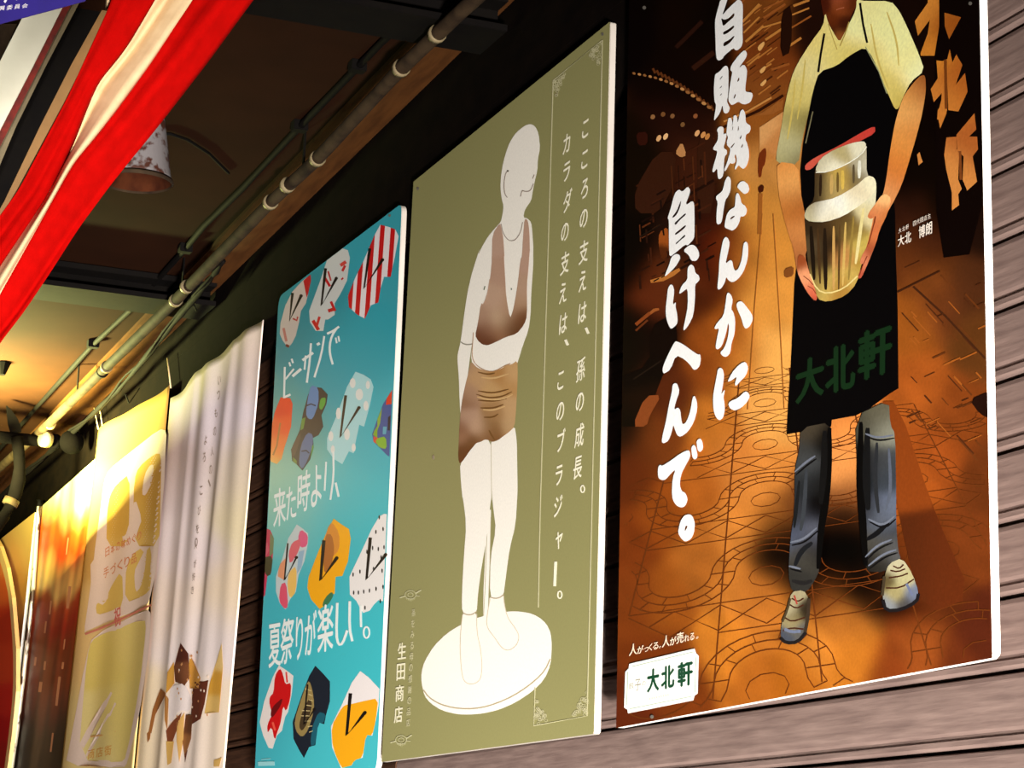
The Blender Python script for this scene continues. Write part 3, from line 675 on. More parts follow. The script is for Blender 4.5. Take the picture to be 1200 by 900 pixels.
SK = [(915, 195, (214, 130, 58)), (922, 215, (240, 170, 96)), (935, 240, (160, 84, 32)), (912, 240, (190, 110, 44)), (938, 280, (226, 146, 78)), (934, 290, (150, 76, 34)), (945, 320, (224, 140, 90)), (955, 345, (200, 100, 66)), (940, 310, (120, 54, 22)),
      (1060, 110, (226, 150, 72)), (1070, 130, (246, 186, 110)), (1080, 115, (180, 96, 40)), (1083, 100, (120, 52, 20)), (1075, 150, (190, 104, 44)), (1060, 160, (226, 148, 70)), (1050, 190, (210, 120, 50)), (1045, 220, (200, 108, 46)), (1035, 235, (240, 178, 116)), (1025, 250, (220, 140, 84)), (1040, 250, (190, 96, 44)), (1025, 280, (196, 104, 56)), (1012, 310, (190, 92, 60)), (1030, 255, (180, 90, 40))]
pm.poly(M2([(45, 125), (150, 140), (160, 260), (178, 350), (188, 400), (190, 480), (200, 560), (185, 600), (210, 690), (235, 760), (248, 810), (238, 828), (205, 795), (175, 745), (145, 680), (130, 570), (90, 450), (60, 330), (48, 230)]), SK, 1, step=3)
pm.poly(M1([(700, 548), (730, 470), (800, 385), (828, 375), (835, 400), (835, 470), (818, 570), (790, 680), (755, 800), (715, 930), (660, 1040), (600, 1130), (560, 1210), (520, 1290), (480, 1390), (465, 1380), (470, 1350), (505, 1250), (540, 1170), (555, 1110), (560, 1080), (545, 1095), (530, 1100)][:18]+[(472, 1360), (520, 1210), (560, 1130), (555, 1100), (545, 1090), (560, 1060), (610, 1000), (625, 960), (640, 880), (655, 760), (680, 620)]), SK, 2, step=3)
# right hand over the jar is drawn above it below
AP = (3, 2, 3)
pm.poly([(960, 84), (981, 77), (1014, 54.5), (1023, 67), (1032, 91), (1040, 112), (1050, 130), (1047, 170), (1046, 215), (1049, 250), (1050, 300), (1052, 360), (1053, 455), (1043, 461), (1020, 478), (1003, 487), (975, 492), (974, 500), (922, 509), (924, 470), (927, 427), (930, 360), (931, 335), (936, 290), (940, 240), (938, 200), (941, 170), (946, 143), (952, 110)], AP, 0, sm=0)
pm.stroke(M1([(326, 168), (308, 270), (295, 362)]), 2.6, (14, 8, 6), 3); pm.stroke(M1([(505, 15), (520, 120), (541, 215)]), 2.6, (14, 10, 8), 3)
pm.stroke(M1([(268, 560), (250, 640), (232, 720)]), 1.3, (120, 110, 80), 3); pm.stroke(M1([(532, 235), (600, 360), (640, 470)]), 1.2, (150, 150, 110), 3)
pm.poly(M1([(228, 828), (280, 790), (400, 732), (500, 672), (580, 630), (582, 668), (500, 712), (400, 760), (300, 808), (262, 850), (230, 856)]), [(950, 190, (205, 84, 66)), (985, 172, (190, 66, 52)), (1020, 155, (196, 60, 50))], 3)
pm.build('printed_man', nood, PHOTO)
# --- steel jar and the hands on it
pj = Art(KN, base=27)
JR = [(955, 200, (70, 48, 26)), (962, 215, (50, 34, 20)), (975, 215, (180, 150, 90)), (985, 205, (196, 156, 70)), (1000, 205, (120, 100, 64)), (1010, 190, (214, 204, 180)), (1005, 185, (150, 130, 92)), (952, 265, (50, 34, 20)), (965, 270, (64, 44, 24)), (975, 290, (40, 26, 14)), (985, 260, (86, 60, 30)), (990, 300, (190, 130, 70)), (1000, 270, (140, 110, 50)), (1010, 290, (196, 166, 80)), (1018, 250, (220, 200, 150)), (1022, 230, (226, 214, 180)), (1015, 310, (170, 130, 50)), (960, 310, (60, 42, 24)), (970, 330, (196, 164, 84)), (985, 335, (170, 120, 50)), (1000, 325, (196, 160, 80)), (950, 290, (80, 62, 40)), (958, 325, (130, 104, 56)), (992, 265, (96, 74, 40))]
pj.poly(M2([(235, 165), (300, 80), (400, 40), (480, 25), (495, 40), (495, 200), (540, 215), (545, 260), (540, 340), (515, 480), (470, 640), (445, 740), (390, 800), (300, 832), (245, 815), (205, 680), (190, 520), (182, 390), (200, 350), (232, 320), (235, 220)]), JR, 0, step=2.6)
pj.poly(M2([(237, 165), (262, 110), (330, 66), (420, 32), (480, 22), (495, 40), (470, 85), (390, 140), (300, 175), (250, 180)]), [(965, 190, (196, 182, 150)), (985, 178, (180, 160, 110)), (1005, 170, (226, 214, 186)), (975, 198, (240, 228, 200))], 1, step=3)
pj.poly(M2([(182, 390), (200, 352), (235, 330), (262, 325), (340, 308), (440, 250), (500, 195), (535, 205), (546, 245), (530, 290), (470, 340), (380, 400), (290, 430), (210, 428), (186, 412)]), [(948, 250, (190, 176, 140)), (965, 245, (250, 242, 226)), (985, 240, (250, 238, 220)), (1005, 225, (226, 206, 170)), (1020, 212, (240, 226, 190)), (955, 240, (120, 100, 64)), (970, 252, (226, 210, 180)), (1000, 240, (240, 226, 196))], 1, step=3)
for x0_, y0_, x1_, y1_, c_, w_ in [(215, 450, 232, 720, (28, 18, 10), 5), (250, 460, 262, 740, (70, 46, 24), 3), (285, 460, 290, 770, (34, 22, 12), 5), (330, 450, 330, 770, (200, 150, 84), 3.5), (360, 440, 355, 770, (86, 60, 30), 2.5), (390, 430, 375, 750, (206, 166, 90), 3), (430, 400, 405, 720, (150, 120, 56), 3), (480, 360, 440, 640, (226, 204, 140), 4), (265, 190, 262, 300, (44, 28, 16), 3.5), (320, 190, 318, 290, (196, 156, 90), 4), (350, 180, 350, 280, (110, 84, 40), 3), (375, 170, 375, 265, (216, 176, 80), 4), (430, 140, 430, 235, (90, 74, 50), 3), (460, 120, 458, 210, (230, 222, 204), 4)]:
    pj.stroke(M2([(x0_, y0_), ((x0_+x1_)/2, (y0_+y1_)/2), (x1_, y1_)]), w_, c_, .5, taper=True, sm=2)
pj.stroke(M2([(210, 690), (245, 770), (300, 790), (380, 765), (450, 700)]), 1.6, (226, 200, 130), 1, sm=1); pj.stroke(M2([(240, 180), (300, 178), (390, 143), (470, 90), (495, 50)]), 1.2, (250, 240, 215), 2, sm=1)
HK = [(1035, 230, (244, 180, 116)), (1025, 250, (226, 146, 90)), (1020, 256, (190, 84, 50)), (1038, 255, (200, 110, 54)), (1028, 280, (206, 112, 64)), (1012, 305, (220, 130, 90)), (1008, 322, (180, 76, 54)), (1022, 295, (150, 62, 36))]
pj.poly(M2([(565, 300), (590, 285), (620, 310), (600, 390), (560, 470), (545, 530), (505, 630), (470, 710), (452, 715), (455, 690), (480, 640), (462, 640), (465, 610), (510, 530), (535, 440), (545, 395), (520, 415), (500, 408), (505, 385), (545, 330)]), HK, 3, step=3)
pj.stroke(M2([(498, 600), (475, 650), (458, 700)]), 1.0, (120, 44, 28), 4); pj.stroke(M2([(540, 400), (530, 450), (505, 540)]), 1.0, (130, 56, 30), 4)
pj.poly(M2([(150, 590), (185, 600), (205, 680), (228, 740), (246, 800), (240, 825), (222, 812), (175, 745), (146, 680)]), [(938, 305, (150, 70, 34)), (946, 325, (232, 150, 104)), (953, 340, (216, 110, 76)), (956, 350, (196, 76, 56))], 3, step=3)
pj.stroke(M2([(178, 700), (205, 720), (226, 745)]), 1.0, (130, 54, 30), 4); pj.stroke(M2([(200, 750), (225, 765), (242, 790)]), .9, (130, 54, 30), 4)
pj.build('printed_jar', nood, PHOTO)
# --- trousers and shoes
pt_ = Art(KN*.5, base=24)
TR = [(945, 505, (90, 76, 60)), (940, 530, (70, 68, 66)), (935, 560, (50, 52, 56)), (955, 560, (30, 28, 28)), (930, 630, (96, 100, 120)), (928, 605, (60, 60, 66)), (940, 650, (80, 74, 66)), (955, 640, (40, 34, 30)), (965, 520, (14, 10, 8)), (965, 600, (12, 8, 8)), (958, 625, (110, 110, 125)), (930, 680, (60, 56, 52)), (945, 545, (90, 90, 92)),
      (1030, 490, (120, 110, 88)), (1035, 505, (176, 170, 150)), (1020, 500, (80, 74, 60)), (1015, 540, (24, 22, 22)), (1035, 540, (80, 80, 84)), (1040, 560, (70, 74, 82)), (1045, 595, (120, 126, 148)), (1035, 610, (130, 134, 150)), (1020, 600, (50, 50, 56)), (1025, 640, (90, 84, 76)), (1045, 640, (104, 100, 100)), (1015, 660, (16, 12, 10)), (1040, 620, (40, 40, 46)), (1008, 560, (10, 8, 8)), (1025, 660, (60, 54, 48))]
pt_.poly(M3([(140, 120), (245, 100), (245, 200), (232, 380), (212, 450), (206, 600), (188, 640), (160, 680), (110, 680), (98, 620), (105, 500), (120, 400), (120, 260), (135, 200)]), TR, 0, step=3.5)
pt_.poly(M3([(325, 80), (440, 25), (445, 110), (462, 140), (465, 330), (465, 450), (472, 540), (482, 568), (425, 612), (355, 608), (345, 450), (335, 300)]), TR, 0, step=3.5)
for L, wd_, c_ in [([(238, 120), (236, 250), (224, 380), (208, 470), (200, 600)], 9, (10, 8, 8)), ([(222, 130), (220, 260), (208, 380)], 8, (24, 22, 22)), ([(345, 100), (342, 300), (352, 450), (362, 590)], 9, (10, 8, 8)), ([(368, 120), (362, 280), (370, 400)], 9, (26, 25, 26)), ([(135, 300), (125, 400), (118, 460)], 4, (34, 34, 36)),
    ([(400, 170), (392, 300), (405, 410)], 5, (52, 52, 56)), ([(440, 190), (448, 330), (430, 400)], 4, (110, 114, 130)), ([(160, 260), (152, 400), (140, 470)], 5, (72, 74, 80)), ([(440, 440), (400, 480), (365, 500)], 6, (24, 23, 26)), ([(180, 510), (140, 540), (120, 590)], 6, (34, 34, 38)), ([(110, 640), (150, 650), (180, 640)], 5, (44, 40, 40))]:
    pt_.stroke(M3(L), wd_, c_, .6, sm=2, taper=True)
for L in [[(120, 270), (160, 235), (190, 215)], [(105, 510), (150, 500), (195, 460)], [(100, 590), (140, 600)], [(370, 430), (420, 455), (460, 420)], [(360, 560), (400, 520), (450, 500)], [(370, 590), (420, 550), (465, 535)], [(360, 140), (400, 155), (455, 145)]]:
    pt_.stroke(M3(L), 2.6, (138, 140, 156), 1, sm=2, taper=True)
    pt_.stroke([(x+1.5, y+3.4) for x, y in M3(L)], 2.2, (22, 20, 22), 1, sm=2, taper=True)
pt_.poly(M3([(108, 678), (150, 672), (168, 700), (168, 770), (155, 820), (130, 850), (92, 855), (72, 838), (75, 780), (98, 730)]), [(930, 700, (200, 180, 140)), (925, 715, (214, 196, 156)), (928, 730, (190, 168, 120)), (920, 745, (90, 92, 104)), (938, 740, (110, 104, 100)), (943, 715, (60, 46, 32)), (930, 722, (130, 110, 70))], 1, step=3)
pt_.poly(M3([(440, 582), (485, 562), (520, 615), (542, 680), (535, 712), (480, 738), (430, 740), (418, 700), (425, 625)]), [(1048, 665, (226, 210, 170)), (1060, 680, (220, 204, 150)), (1050, 695, (196, 176, 120)), (1070, 695, (130, 136, 160)), (1040, 710, (160, 160, 164)), (1060, 708, (90, 84, 84)), (1040, 680, (110, 90, 54))], 1, step=3)
for L in [[(110, 700), (130, 712), (150, 700)], [(100, 720), (125, 735), (150, 722)], [(85, 765), (110, 780), (155, 765)], [(80, 810), (110, 800), (150, 805)], [(445, 605), (470, 610), (495, 600)], [(440, 630), (480, 625), (505, 615)], [(430, 665), (480, 665), (525, 635)], [(455, 590), (475, 600), (490, 585)]]:
    pt_.stroke(M3(L), 1.7, (84, 40, 24), 2, sm=1)
for L, wd_, c_ in [([(72, 835), (90, 852), (130, 850), (158, 815)], 4, (30, 26, 26)), ([(420, 705), (430, 742), (480, 740), (535, 712), (541, 685)], 4, (26, 22, 24)), ([(105, 700), (95, 740), (78, 780)], 2.5, (70, 56, 38)), ([(168, 700), (166, 760), (155, 815)], 4, (54, 42, 32)), ([(425, 625), (418, 690)], 3.5, (60, 48, 34)), ([(500, 650), (520, 690)], 3, (96, 100, 124)), ([(85, 805), (110, 815), (140, 812)], 3.5, (100, 104, 124)), ([(118, 690), (128, 720)], 2, (150, 60, 50))]:
    pt_.stroke(M3(L), wd_, tuple(min(255, v*1.35) for v in c_), 2.5, sm=1, taper=False)
pt_.build('printed_trousers_and_shoes', nood, PHOTO)
pg = Art(KN, base=24)
GR = (6, 36, 12)
for ch, qd in [('大', [(140, 390), (330, 330), (325, 610), (140, 680)]), ('北', [(350, 300), (545, 245), (545, 560), (350, 610)]), ('軒', [(580, 190), (805, 110), (800, 450), (580, 520)])]:
    pg.quad_text(ch, C(910, 360, 6, qd), GR, 1, .05)
pg.build('apron_lettering', nood, PRINT)
# --- white brush lettering
br = Art(1.0, base=34); W = (255, 250, 246)
def B(o, L, holes=(), new=False):
    if new or o != B.last: br.mark()
    B.last = o; br.poly(C(*o, 9, L), W, 0, [C(*o, 9, h) for h in holes])
B.last = None
O = (820, 0)
B(O, [(225, -30), (300, -30), (262, 90), (235, 165), (300, 90), (390, 5), (410, -5), (440, 10), (457, 60), (450, 330), (455, 440), (440, 495), (400, 530), (375, 530), (355, 505), (260, 585), (240, 620), (205, 640), (180, 625), (170, 560), (165, 400), (160, 260), (165, 190)],
  [[(225, 190), (260, 210), (310, 190), (365, 130), (365, 175), (300, 230), (245, 280), (235, 230)], [(245, 340), (300, 310), (360, 265), (365, 290), (300, 345), (250, 370)], [(250, 450), (310, 420), (368, 370), (360, 400), (310, 460), (250, 495)]])
O = (820, 70)
B(O, [(165, 150), (205, 130), (265, 60), (295, 70), (305, 130), (300, 380), (285, 435), (300, 470), (320, 510), (300, 560), (270, 570), (248, 545), (240, 470), (215, 560), (155, 645), (150, 620), (175, 480), (155, 440), (148, 320), (155, 200)],
  [[(210, 205), (240, 165), (240, 180), (215, 212)], [(207, 298), (235, 270), (230, 290), (210, 302)], [(212, 375), (235, 350), (232, 365), (215, 380)]])
B(O, [(330, 60), (420, -60), (475, -105), (500, -70), (490, -20), (405, 95), (465, 45), (500, 100), (495, 180), (480, 300), (485, 340), (550, 345), (562, 380), (535, 450), (480, 472), (440, 465), (410, 440), (345, 480), (325, 470), (300, 430), (310, 330), (330, 200), (345, 130), (322, 110)],
  [[(395, 220), (415, 180), (418, 215), (400, 235)], [(355, 405), (375, 355), (382, 375), (365, 410)]])
O = (820, 130)
B(O, [(180, 200), (205, 165), (245, 165), (255, 200), (250, 250), (272, 235), (285, 250), (268, 330), (250, 390), (285, 410), (290, 450), (262, 480), (255, 560), (250, 680), (215, 722), (190, 710), (185, 600), (150, 650), (130, 640), (150, 560), (175, 480), (185, 420), (150, 415), (138, 395), (165, 350), (190, 310), (195, 240)])
B(O, [(300, 75), (330, 70), (345, 110), (340, 170), (352, 110), (355, 55), (375, 40), (395, 60), (400, 130), (415, 60), (430, 0), (455, -20), (480, 20), (485, 110), (500, 135), (530, 150), (540, 190), (520, 235), (490, 245), (480, 300), (500, 340), (520, 420), (520, 500), (495, 580), (460, 615), (430, 595), (410, 570), (375, 625), (368, 600), (395, 530), (380, 450), (365, 480), (378, 510), (375, 545), (340, 560), (320, 545), (270, 640), (255, 625), (290, 540), (320, 430), (320, 390), (290, 370), (285, 320), (300, 280), (280, 240), (290, 150)],
  [[(325, 380), (372, 330), (360, 360), (330, 395)], [(338, 215), (350, 150), (352, 185)], [(400, 200), (408, 150), (414, 190), (402, 215)], [(420, 290), (440, 250), (440, 280), (425, 300)], [(435, 380), (455, 340), (455, 370), (440, 390)]])
O = (820, 200)
B(O, [(265, 110), (295, 55), (320, 75), (330, 110), (325, 210), (300, 270), (270, 310), (250, 420), (240, 500), (225, 555), (190, 570), (175, 545), (178, 430), (190, 330), (172, 300), (175, 265), (235, 220), (255, 160)])
B(O, [(395, 160), (430, 115), (470, 110), (510, 145), (525, 200), (505, 235), (470, 248), (430, 215), (400, 180)])
B(O, [(390, 235), (410, 240), (430, 290), (440, 345), (480, 370), (500, 410), (490, 460), (460, 485), (430, 480), (420, 540), (390, 600), (345, 635), (310, 620), (262, 600), (265, 550), (285, 460), (320, 410), (370, 385), (375, 330), (378, 270)], [[(318, 520), (330, 490), (370, 472), (365, 490)]])
B((820, 260), [(245, 190), (275, 155), (300, 175), (318, 225), (295, 340), (270, 445), (320, 400), (345, 415), (355, 480), (375, 520), (410, 490), (445, 390), (460, 230), (485, 205), (510, 230), (512, 330), (500, 420), (460, 530), (400, 610), (345, 640), (300, 615), (280, 580), (265, 640), (230, 700), (195, 718), (185, 690), (200, 560), (205, 430), (220, 320)])
O = (820, 330)
B(O, [(285, 125), (305, 115), (335, 145), (350, 200), (330, 290), (355, 320), (375, 400), (370, 550), (335, 650), (325, 750), (285, 795), (245, 790), (212, 750), (260, 700), (295, 600), (310, 480), (300, 430), (280, 540), (235, 680), (190, 720), (165, 700), (180, 600), (205, 490), (170, 505), (152, 490), (180, 440), (250, 360), (270, 250)])
B(O, [(385, 250), (400, 215), (440, 205), (475, 240), (550, 340), (562, 400), (530, 470), (490, 500), (465, 480), (440, 390), (400, 300)])
O = (820, 410)
B(O, [(190, 205), (215, 185), (245, 205), (258, 270), (240, 400), (225, 475), (262, 415), (265, 440), (250, 500), (262, 560), (265, 640), (245, 720), (210, 745), (175, 720), (145, 640), (138, 500), (160, 370), (180, 270)])
B(O, [(290, 340), (340, 240), (400, 170), (465, 125), (495, 140), (512, 190), (490, 270), (430, 330), (380, 385), (370, 360), (390, 290), (380, 290), (330, 325)])
B(O, [(300, 570), (325, 540), (400, 510), (480, 435), (510, 450), (530, 490), (500, 550), (440, 610), (370, 642), (320, 620)])
br.build_each('brush_character', nood)
br = Art(1.0, base=34); B.last = None
O = (760, 210)
B(O, [(275, 150), (320, 105), (355, 135), (415, 75), (440, 110), (435, 150), (385, 280), (465, 225), (482, 260), (485, 400), (485, 600), (470, 640), (415, 700), (385, 690), (290, 770), (235, 815), (218, 800), (215, 600), (215, 430), (200, 410), (230, 320)],
  [[(245, 405), (300, 330), (330, 250), (345, 220), (335, 290), (300, 370), (265, 405)], [(270, 465), (330, 410), (390, 355), (395, 375), (330, 430), (285, 485)], [(275, 575), (330, 530), (392, 480), (395, 500), (340, 550), (285, 590)], [(285, 675), (330, 635), (385, 580), (388, 605), (340, 640), (290, 690)]])
B(O, [(365, 755), (420, 700), (465, 690), (500, 710), (530, 760), (535, 820), (500, 865), (450, 860), (425, 800)])
O = (760, 300); B.last = O
B(O, [(290, -25), (330, -10), (335, 30), (280, 120), (180, 215), (170, 205), (215, 100), (240, 10)])
B.last = None
B(O, [(205, 340), (235, 295), (260, 315), (272, 370), (255, 520), (290, 480), (285, 540), (300, 600), (308, 680), (300, 720), (240, 775), (210, 730), (185, 650), (180, 560), (195, 430)])
B(O, [(415, 120), (445, 85), (480, 110), (495, 180), (530, 205), (542, 245), (520, 275), (490, 300), (492, 440), (475, 620), (430, 720), (375, 790), (365, 770), (390, 660), (415, 520), (412, 340), (370, 370), (330, 400), (322, 385), (350, 310), (410, 250), (410, 170)])
B((760, 380), [(275, 185), (300, 180), (380, 220), (460, 280), (520, 320), (545, 315), (552, 370), (540, 440), (510, 475), (475, 482), (440, 430), (380, 370), (290, 325), (230, 480), (165, 522), (148, 500), (150, 450), (210, 310)])
O = (760, 460)
B(O, [(255, -85), (280, -100), (305, -90), (328, -10), (290, 90), (268, 185), (310, 155), (335, 185), (345, 280), (360, 340), (400, 310), (440, 200), (465, 50), (485, 30), (510, 90), (515, 180), (480, 310), (420, 410), (340, 470), (300, 450), (270, 370), (262, 340), (245, 420), (210, 510), (160, 538), (138, 520), (150, 440), (185, 300), (215, 130), (245, 0)])
B.last = None
B(O, [(100, 790), (120, 760), (145, 775), (230, 720), (340, 640), (420, 605), (440, 630), (440, 680), (380, 790), (350, 850), (335, 910), (330, 980), (350, 1040), (385, 1055), (405, 1095), (412, 1140), (385, 1200), (345, 1215), (290, 1190), (255, 1130), (245, 1040), (255, 900), (285, 810), (240, 850), (180, 920), (140, 925), (105, 905), (98, 850)])
B(O, [(450, 580), (475, 550), (500, 570), (520, 680), (490, 710), (465, 690), (455, 640)])
B(O, [(505, 510), (540, 482), (568, 510), (578, 590), (545, 632), (520, 610), (510, 560)])
B.last = None
B((760, 540), [(345, 620), (380, 575), (430, 562), (465, 585), (490, 660), (480, 760), (445, 830), (385, 855), (345, 820), (310, 760), (325, 680)], [[(380, 735), (390, 685), (412, 685), (405, 710), (388, 738)]])
br.build_each('brush_character', nood)
# --- slogan, name caption and shop plate
lt = Art(1.0, base=34)
def L7(L): return C(720, 730, 7.5, L)
for ch, x0, x1, h in [('人', 130, 195, 100), ('が', 198, 252, 66), ('つ', 258, 296, 40), ('く', 300, 330, 62), ('る', 336, 384, 62), ('。', 390, 406, 20), ('人', 420, 482, 100), ('が', 486, 540, 72), ('売', 545, 605, 96), ('れ', 612, 655, 60), ('る', 660, 700, 62), ('。', 715, 735, 20)]:
    yb = lambda x: 290-(x-135)*.256
    lt.quad_text(ch, L7([(x0+5, yb(x0)-h), (x1+5, yb(x1)-h), (x1, yb(x1)), (x0, yb(x0))]), (245, 225, 200), 0, .02)
def cap(s_, TL, TR, BR, BL, bold, col=(240, 228, 215)):
    n = len(s_)
    for k, ch in enumerate(s_):
        if ch == ' ': continue
        u0, u1 = k/n+.004, (k+1)/n-.02; g = lambda A_, B_, u: (A_[0]+(B_[0]-A_[0])*u, A_[1]+(B_[1]-A_[1])*u)
        lt.quad_text(ch, C(1030, 120, 4.737, [g(TL, TR, u0), g(TL, TR, u1), g(BL, BR, u1), g(BL, BR, u0)]), col, 0, bold)
cap('大北 博朗', (105, 745), (298, 655), (298, 725), (105, 803), .03); cap('大北軒 四代目店主', (108, 702), (290, 612), (290, 640), (108, 728), .01)
lt.build('caption_lettering', nood, stuff=True)
pp = Art(1.0, base=34)
pp.poly(L7([(130, 360), (705, 225), (718, 265), (742, 290), (732, 620), (704, 640), (695, 680), (120, 795), (112, 760), (85, 745), (95, 430), (125, 400)]), (255, 254, 240), 0, sm=0)
for L in [[(155, 383), (690, 255)], [(135, 755), (680, 645)], [(118, 430), (108, 720)], [(716, 300), (708, 610)]]: pp.stroke(L7(L), .8, (150, 170, 140), 1)
DG = (14, 66, 40)
for ch, qd in [('大', [(290, 415), (392, 395), (388, 590), (290, 610)]), ('北', [(415, 390), (524, 366), (522, 560), (415, 586)]), ('軒', [(560, 355), (686, 328), (682, 540), (560, 562)])]: pp.quad_text(ch, L7(qd), DG, 1, .055)
for ch, qd in [('餃', [(128, 530), (170, 520), (170, 575), (128, 585)]), ('子', [(178, 500), (232, 488), (232, 590), (178, 600)]), ('の', [(242, 515), (275, 508), (275, 545), (242, 552)])]: pp.quad_text(ch, L7(qd), (150, 145, 120), 1, 0)
for k in range(9): pp.stroke(L7([(305+k*20, 668-k*4.3), (318+k*20, 665-k*4.3)]), 2.2, (212, 206, 190), 1)
pp.build('shop_plate', nood)
nl = Art(1.0, base=36)
for x, y in [(764, 840), (755, 9), (1137, 4)]: nl.mark(); nl.dot(x, y, 2.2, 2.2, (205, 180, 160), 1)
nl.build_each('screw', nood, M_NAIL)

# ================================================================== poster 2: pale green mannequin poster
QG = [(484.5, 213), (715, 25), (696, 860), (447, 893)]
green, q = poster('mannequin_poster', 'sage green poster with a white mannequin figure in beige underwear on a round base', QG, [.002, .004, .006, .003], None, M_BOARD_GREY)
KG = .92
GRN = (142, 138, 90)
a = Art(1.0, base=1); a.poly([tuple(p) for p in proj([tuple(v) for v in rounded([onY(x, y) for x, y in QG], [.002, .004, .006, .003])])], GRN, 0, sm=0); a.build('printed_ground', green)
WH = (250, 240, 230)
m = Art(1.0, base=5)
H = lambda L: C(530, 130, 5.29, L)
T_ = lambda L: C(520, 290, 5.625, L)
U = lambda L: C(520, 420, 5, L)
V_ = lambda L: C(480, 580, 3.46, L)
m.poly(V_([(48, 760), (48, 720), (60, 675), (100, 610), (150, 562), (200, 530), (260, 503), (320, 485), (375, 475), (430, 471), (480, 477), (520, 492), (555, 522), (572, 560), (577, 610), (572, 690), (545, 750), (500, 795), (430, 842), (360, 872), (300, 886), (240, 891), (190, 889), (130, 874), (85, 845), (60, 815)]), WH, 0)
m.stroke(V_([(56, 790), (75, 818), (110, 842), (150, 857), (200, 866), (260, 867), (320, 856), (390, 830), (450, 797), (510, 752), (550, 710), (570, 665)]), 1.5, (176, 160, 128), 1, sm=1)
m.poly(V_([(306, 250), (314, 60), (330, 60), (328, 200), (318, 500), (298, 500), (300, 380)]), WH, 1, sm=0)
m.stroke(V_([(316, 90), (310, 260), (306, 380), (300, 490)]), .7, (170, 160, 120), 2); m.stroke(V_([(330, 90), (325, 300), (318, 490)]), .8, (170, 160, 120), 2)
m.poly(U([(95, 610), (150, 545), (200, 485), (275, 470), (278, 640), (280, 800)])+V_([(325, 60), (312, 180), (292, 290), (277, 400), (272, 480), (245, 490), (213, 480), (212, 400), (220, 250), (230, 120), (215, 0)])+U([(112, 840), (100, 720)]), WH, 3)
m.poly(U([(275, 470), (350, 440), (415, 390), (428, 480), (430, 600), (433, 760)])+V_([(437, 0), (430, 120), (405, 220), (388, 350), (380, 410), (355, 422), (325, 415), (328, 250), (350, 140), (340, 60)])+U([(284, 820), (278, 640)]), WH, 3)
m.poly(V_([(215, 470), (272, 470), (272, 560), (285, 620), (295, 680), (293, 730), (275, 765), (245, 770), (218, 755), (210, 700), (204, 640), (205, 560)]), WH, 2); m.poly(V_([(325, 405), (380, 400), (385, 450), (400, 500), (430, 540), (446, 565), (440, 600), (420, 628), (397, 634), (375, 622), (345, 580), (320, 555), (310, 530), (318, 470)]), WH, 2)
for L in [[(215, 485), (206, 560), (205, 640), (213, 740), (230, 765), (262, 768), (288, 750), (295, 700), (288, 620), (273, 560), (272, 480)], [(327, 420), (315, 480), (311, 535), (345, 578), (372, 620), (400, 634), (436, 610), (446, 570), (425, 535), (398, 500), (384, 445), (381, 408)]]: m.stroke(V_(L), .9, (206, 192, 168), 5, sm=2)
m.stroke(V_([(215, 478), (235, 487), (255, 485), (273, 472)]), 1.2, (176, 160, 128), 6, sm=1); m.stroke(V_([(326, 414), (345, 420), (365, 417), (382, 404)]), 1.2, (176, 160, 128), 6, sm=1)
m.stroke(U([(277, 480), (279, 700), (281, 830)]), .8, (200, 190, 165), 5)
m.poly(H([(485, 80), (515, 95), (535, 140), (545, 230), (530, 300), (528, 370), (510, 440), (497, 510), (490, 555), (450, 610), (440, 660), (465, 665), (490, 690), (497, 760), (503, 850)])+T_([(590, 0), (590, 120), (577, 300), (572, 450), (560, 540), (520, 650), (490, 750), (470, 800), (430, 900), (200, 900), (185, 750)])+T_([(180, 720), (190, 600), (150, 900), (135, 960), (120, 1080), (112, 1110), (105, 1030), (100, 860), (90, 740), (92, 700), (112, 620), (140, 400), (160, 280), (180, 190), (210, 90), (240, 0)])+H([(160, 895), (180, 850), (220, 780), (270, 720), (300, 690), (312, 640), (318, 590), (305, 540), (298, 470), (302, 400), (315, 320), (345, 220), (370, 170), (400, 130), (450, 90)]), WH, 3)
m.build('printed_mannequin', green)
g = Art(1.0, base=12)
BRC = [(583, 280, (186, 152, 132)), (590, 320, (180, 144, 122)), (578, 350, (188, 154, 130)), (585, 375, (196, 166, 136)), (595, 365, (178, 142, 116)), (570, 385, (140, 98, 76)), (562, 395, (100, 52, 30)), (575, 402, (96, 50, 26)), (585, 390, (150, 106, 76)), (600, 385, (84, 42, 14)), (608, 372, (120, 76, 44)), (595, 378, (150, 112, 80)), (612, 380, (100, 56, 30)), (612, 340, (182, 148, 124)), (616, 300, (186, 150, 130)), (606, 355, (176, 140, 110)), (565, 370, (172, 136, 112))]
g.poly(H([(245, 900), (248, 765), (296, 692), (305, 730), (316, 780), (324, 900)])+T_([(397, 60), (405, 200), (412, 330), (437, 470), (455, 420), (470, 350), (490, 220), (505, 80)])+H([(432, 900), (438, 780), (448, 665), (470, 680), (479, 760), (482, 900)])+T_([(568, 0), (560, 120), (548, 250), (550, 450), (530, 510), (480, 570), (410, 590), (340, 625), (290, 646), (255, 640), (225, 615), (208, 580), (225, 500), (245, 365), (262, 377), (300, 250), (315, 120)]), BRC, 0, sm=1, step=3)
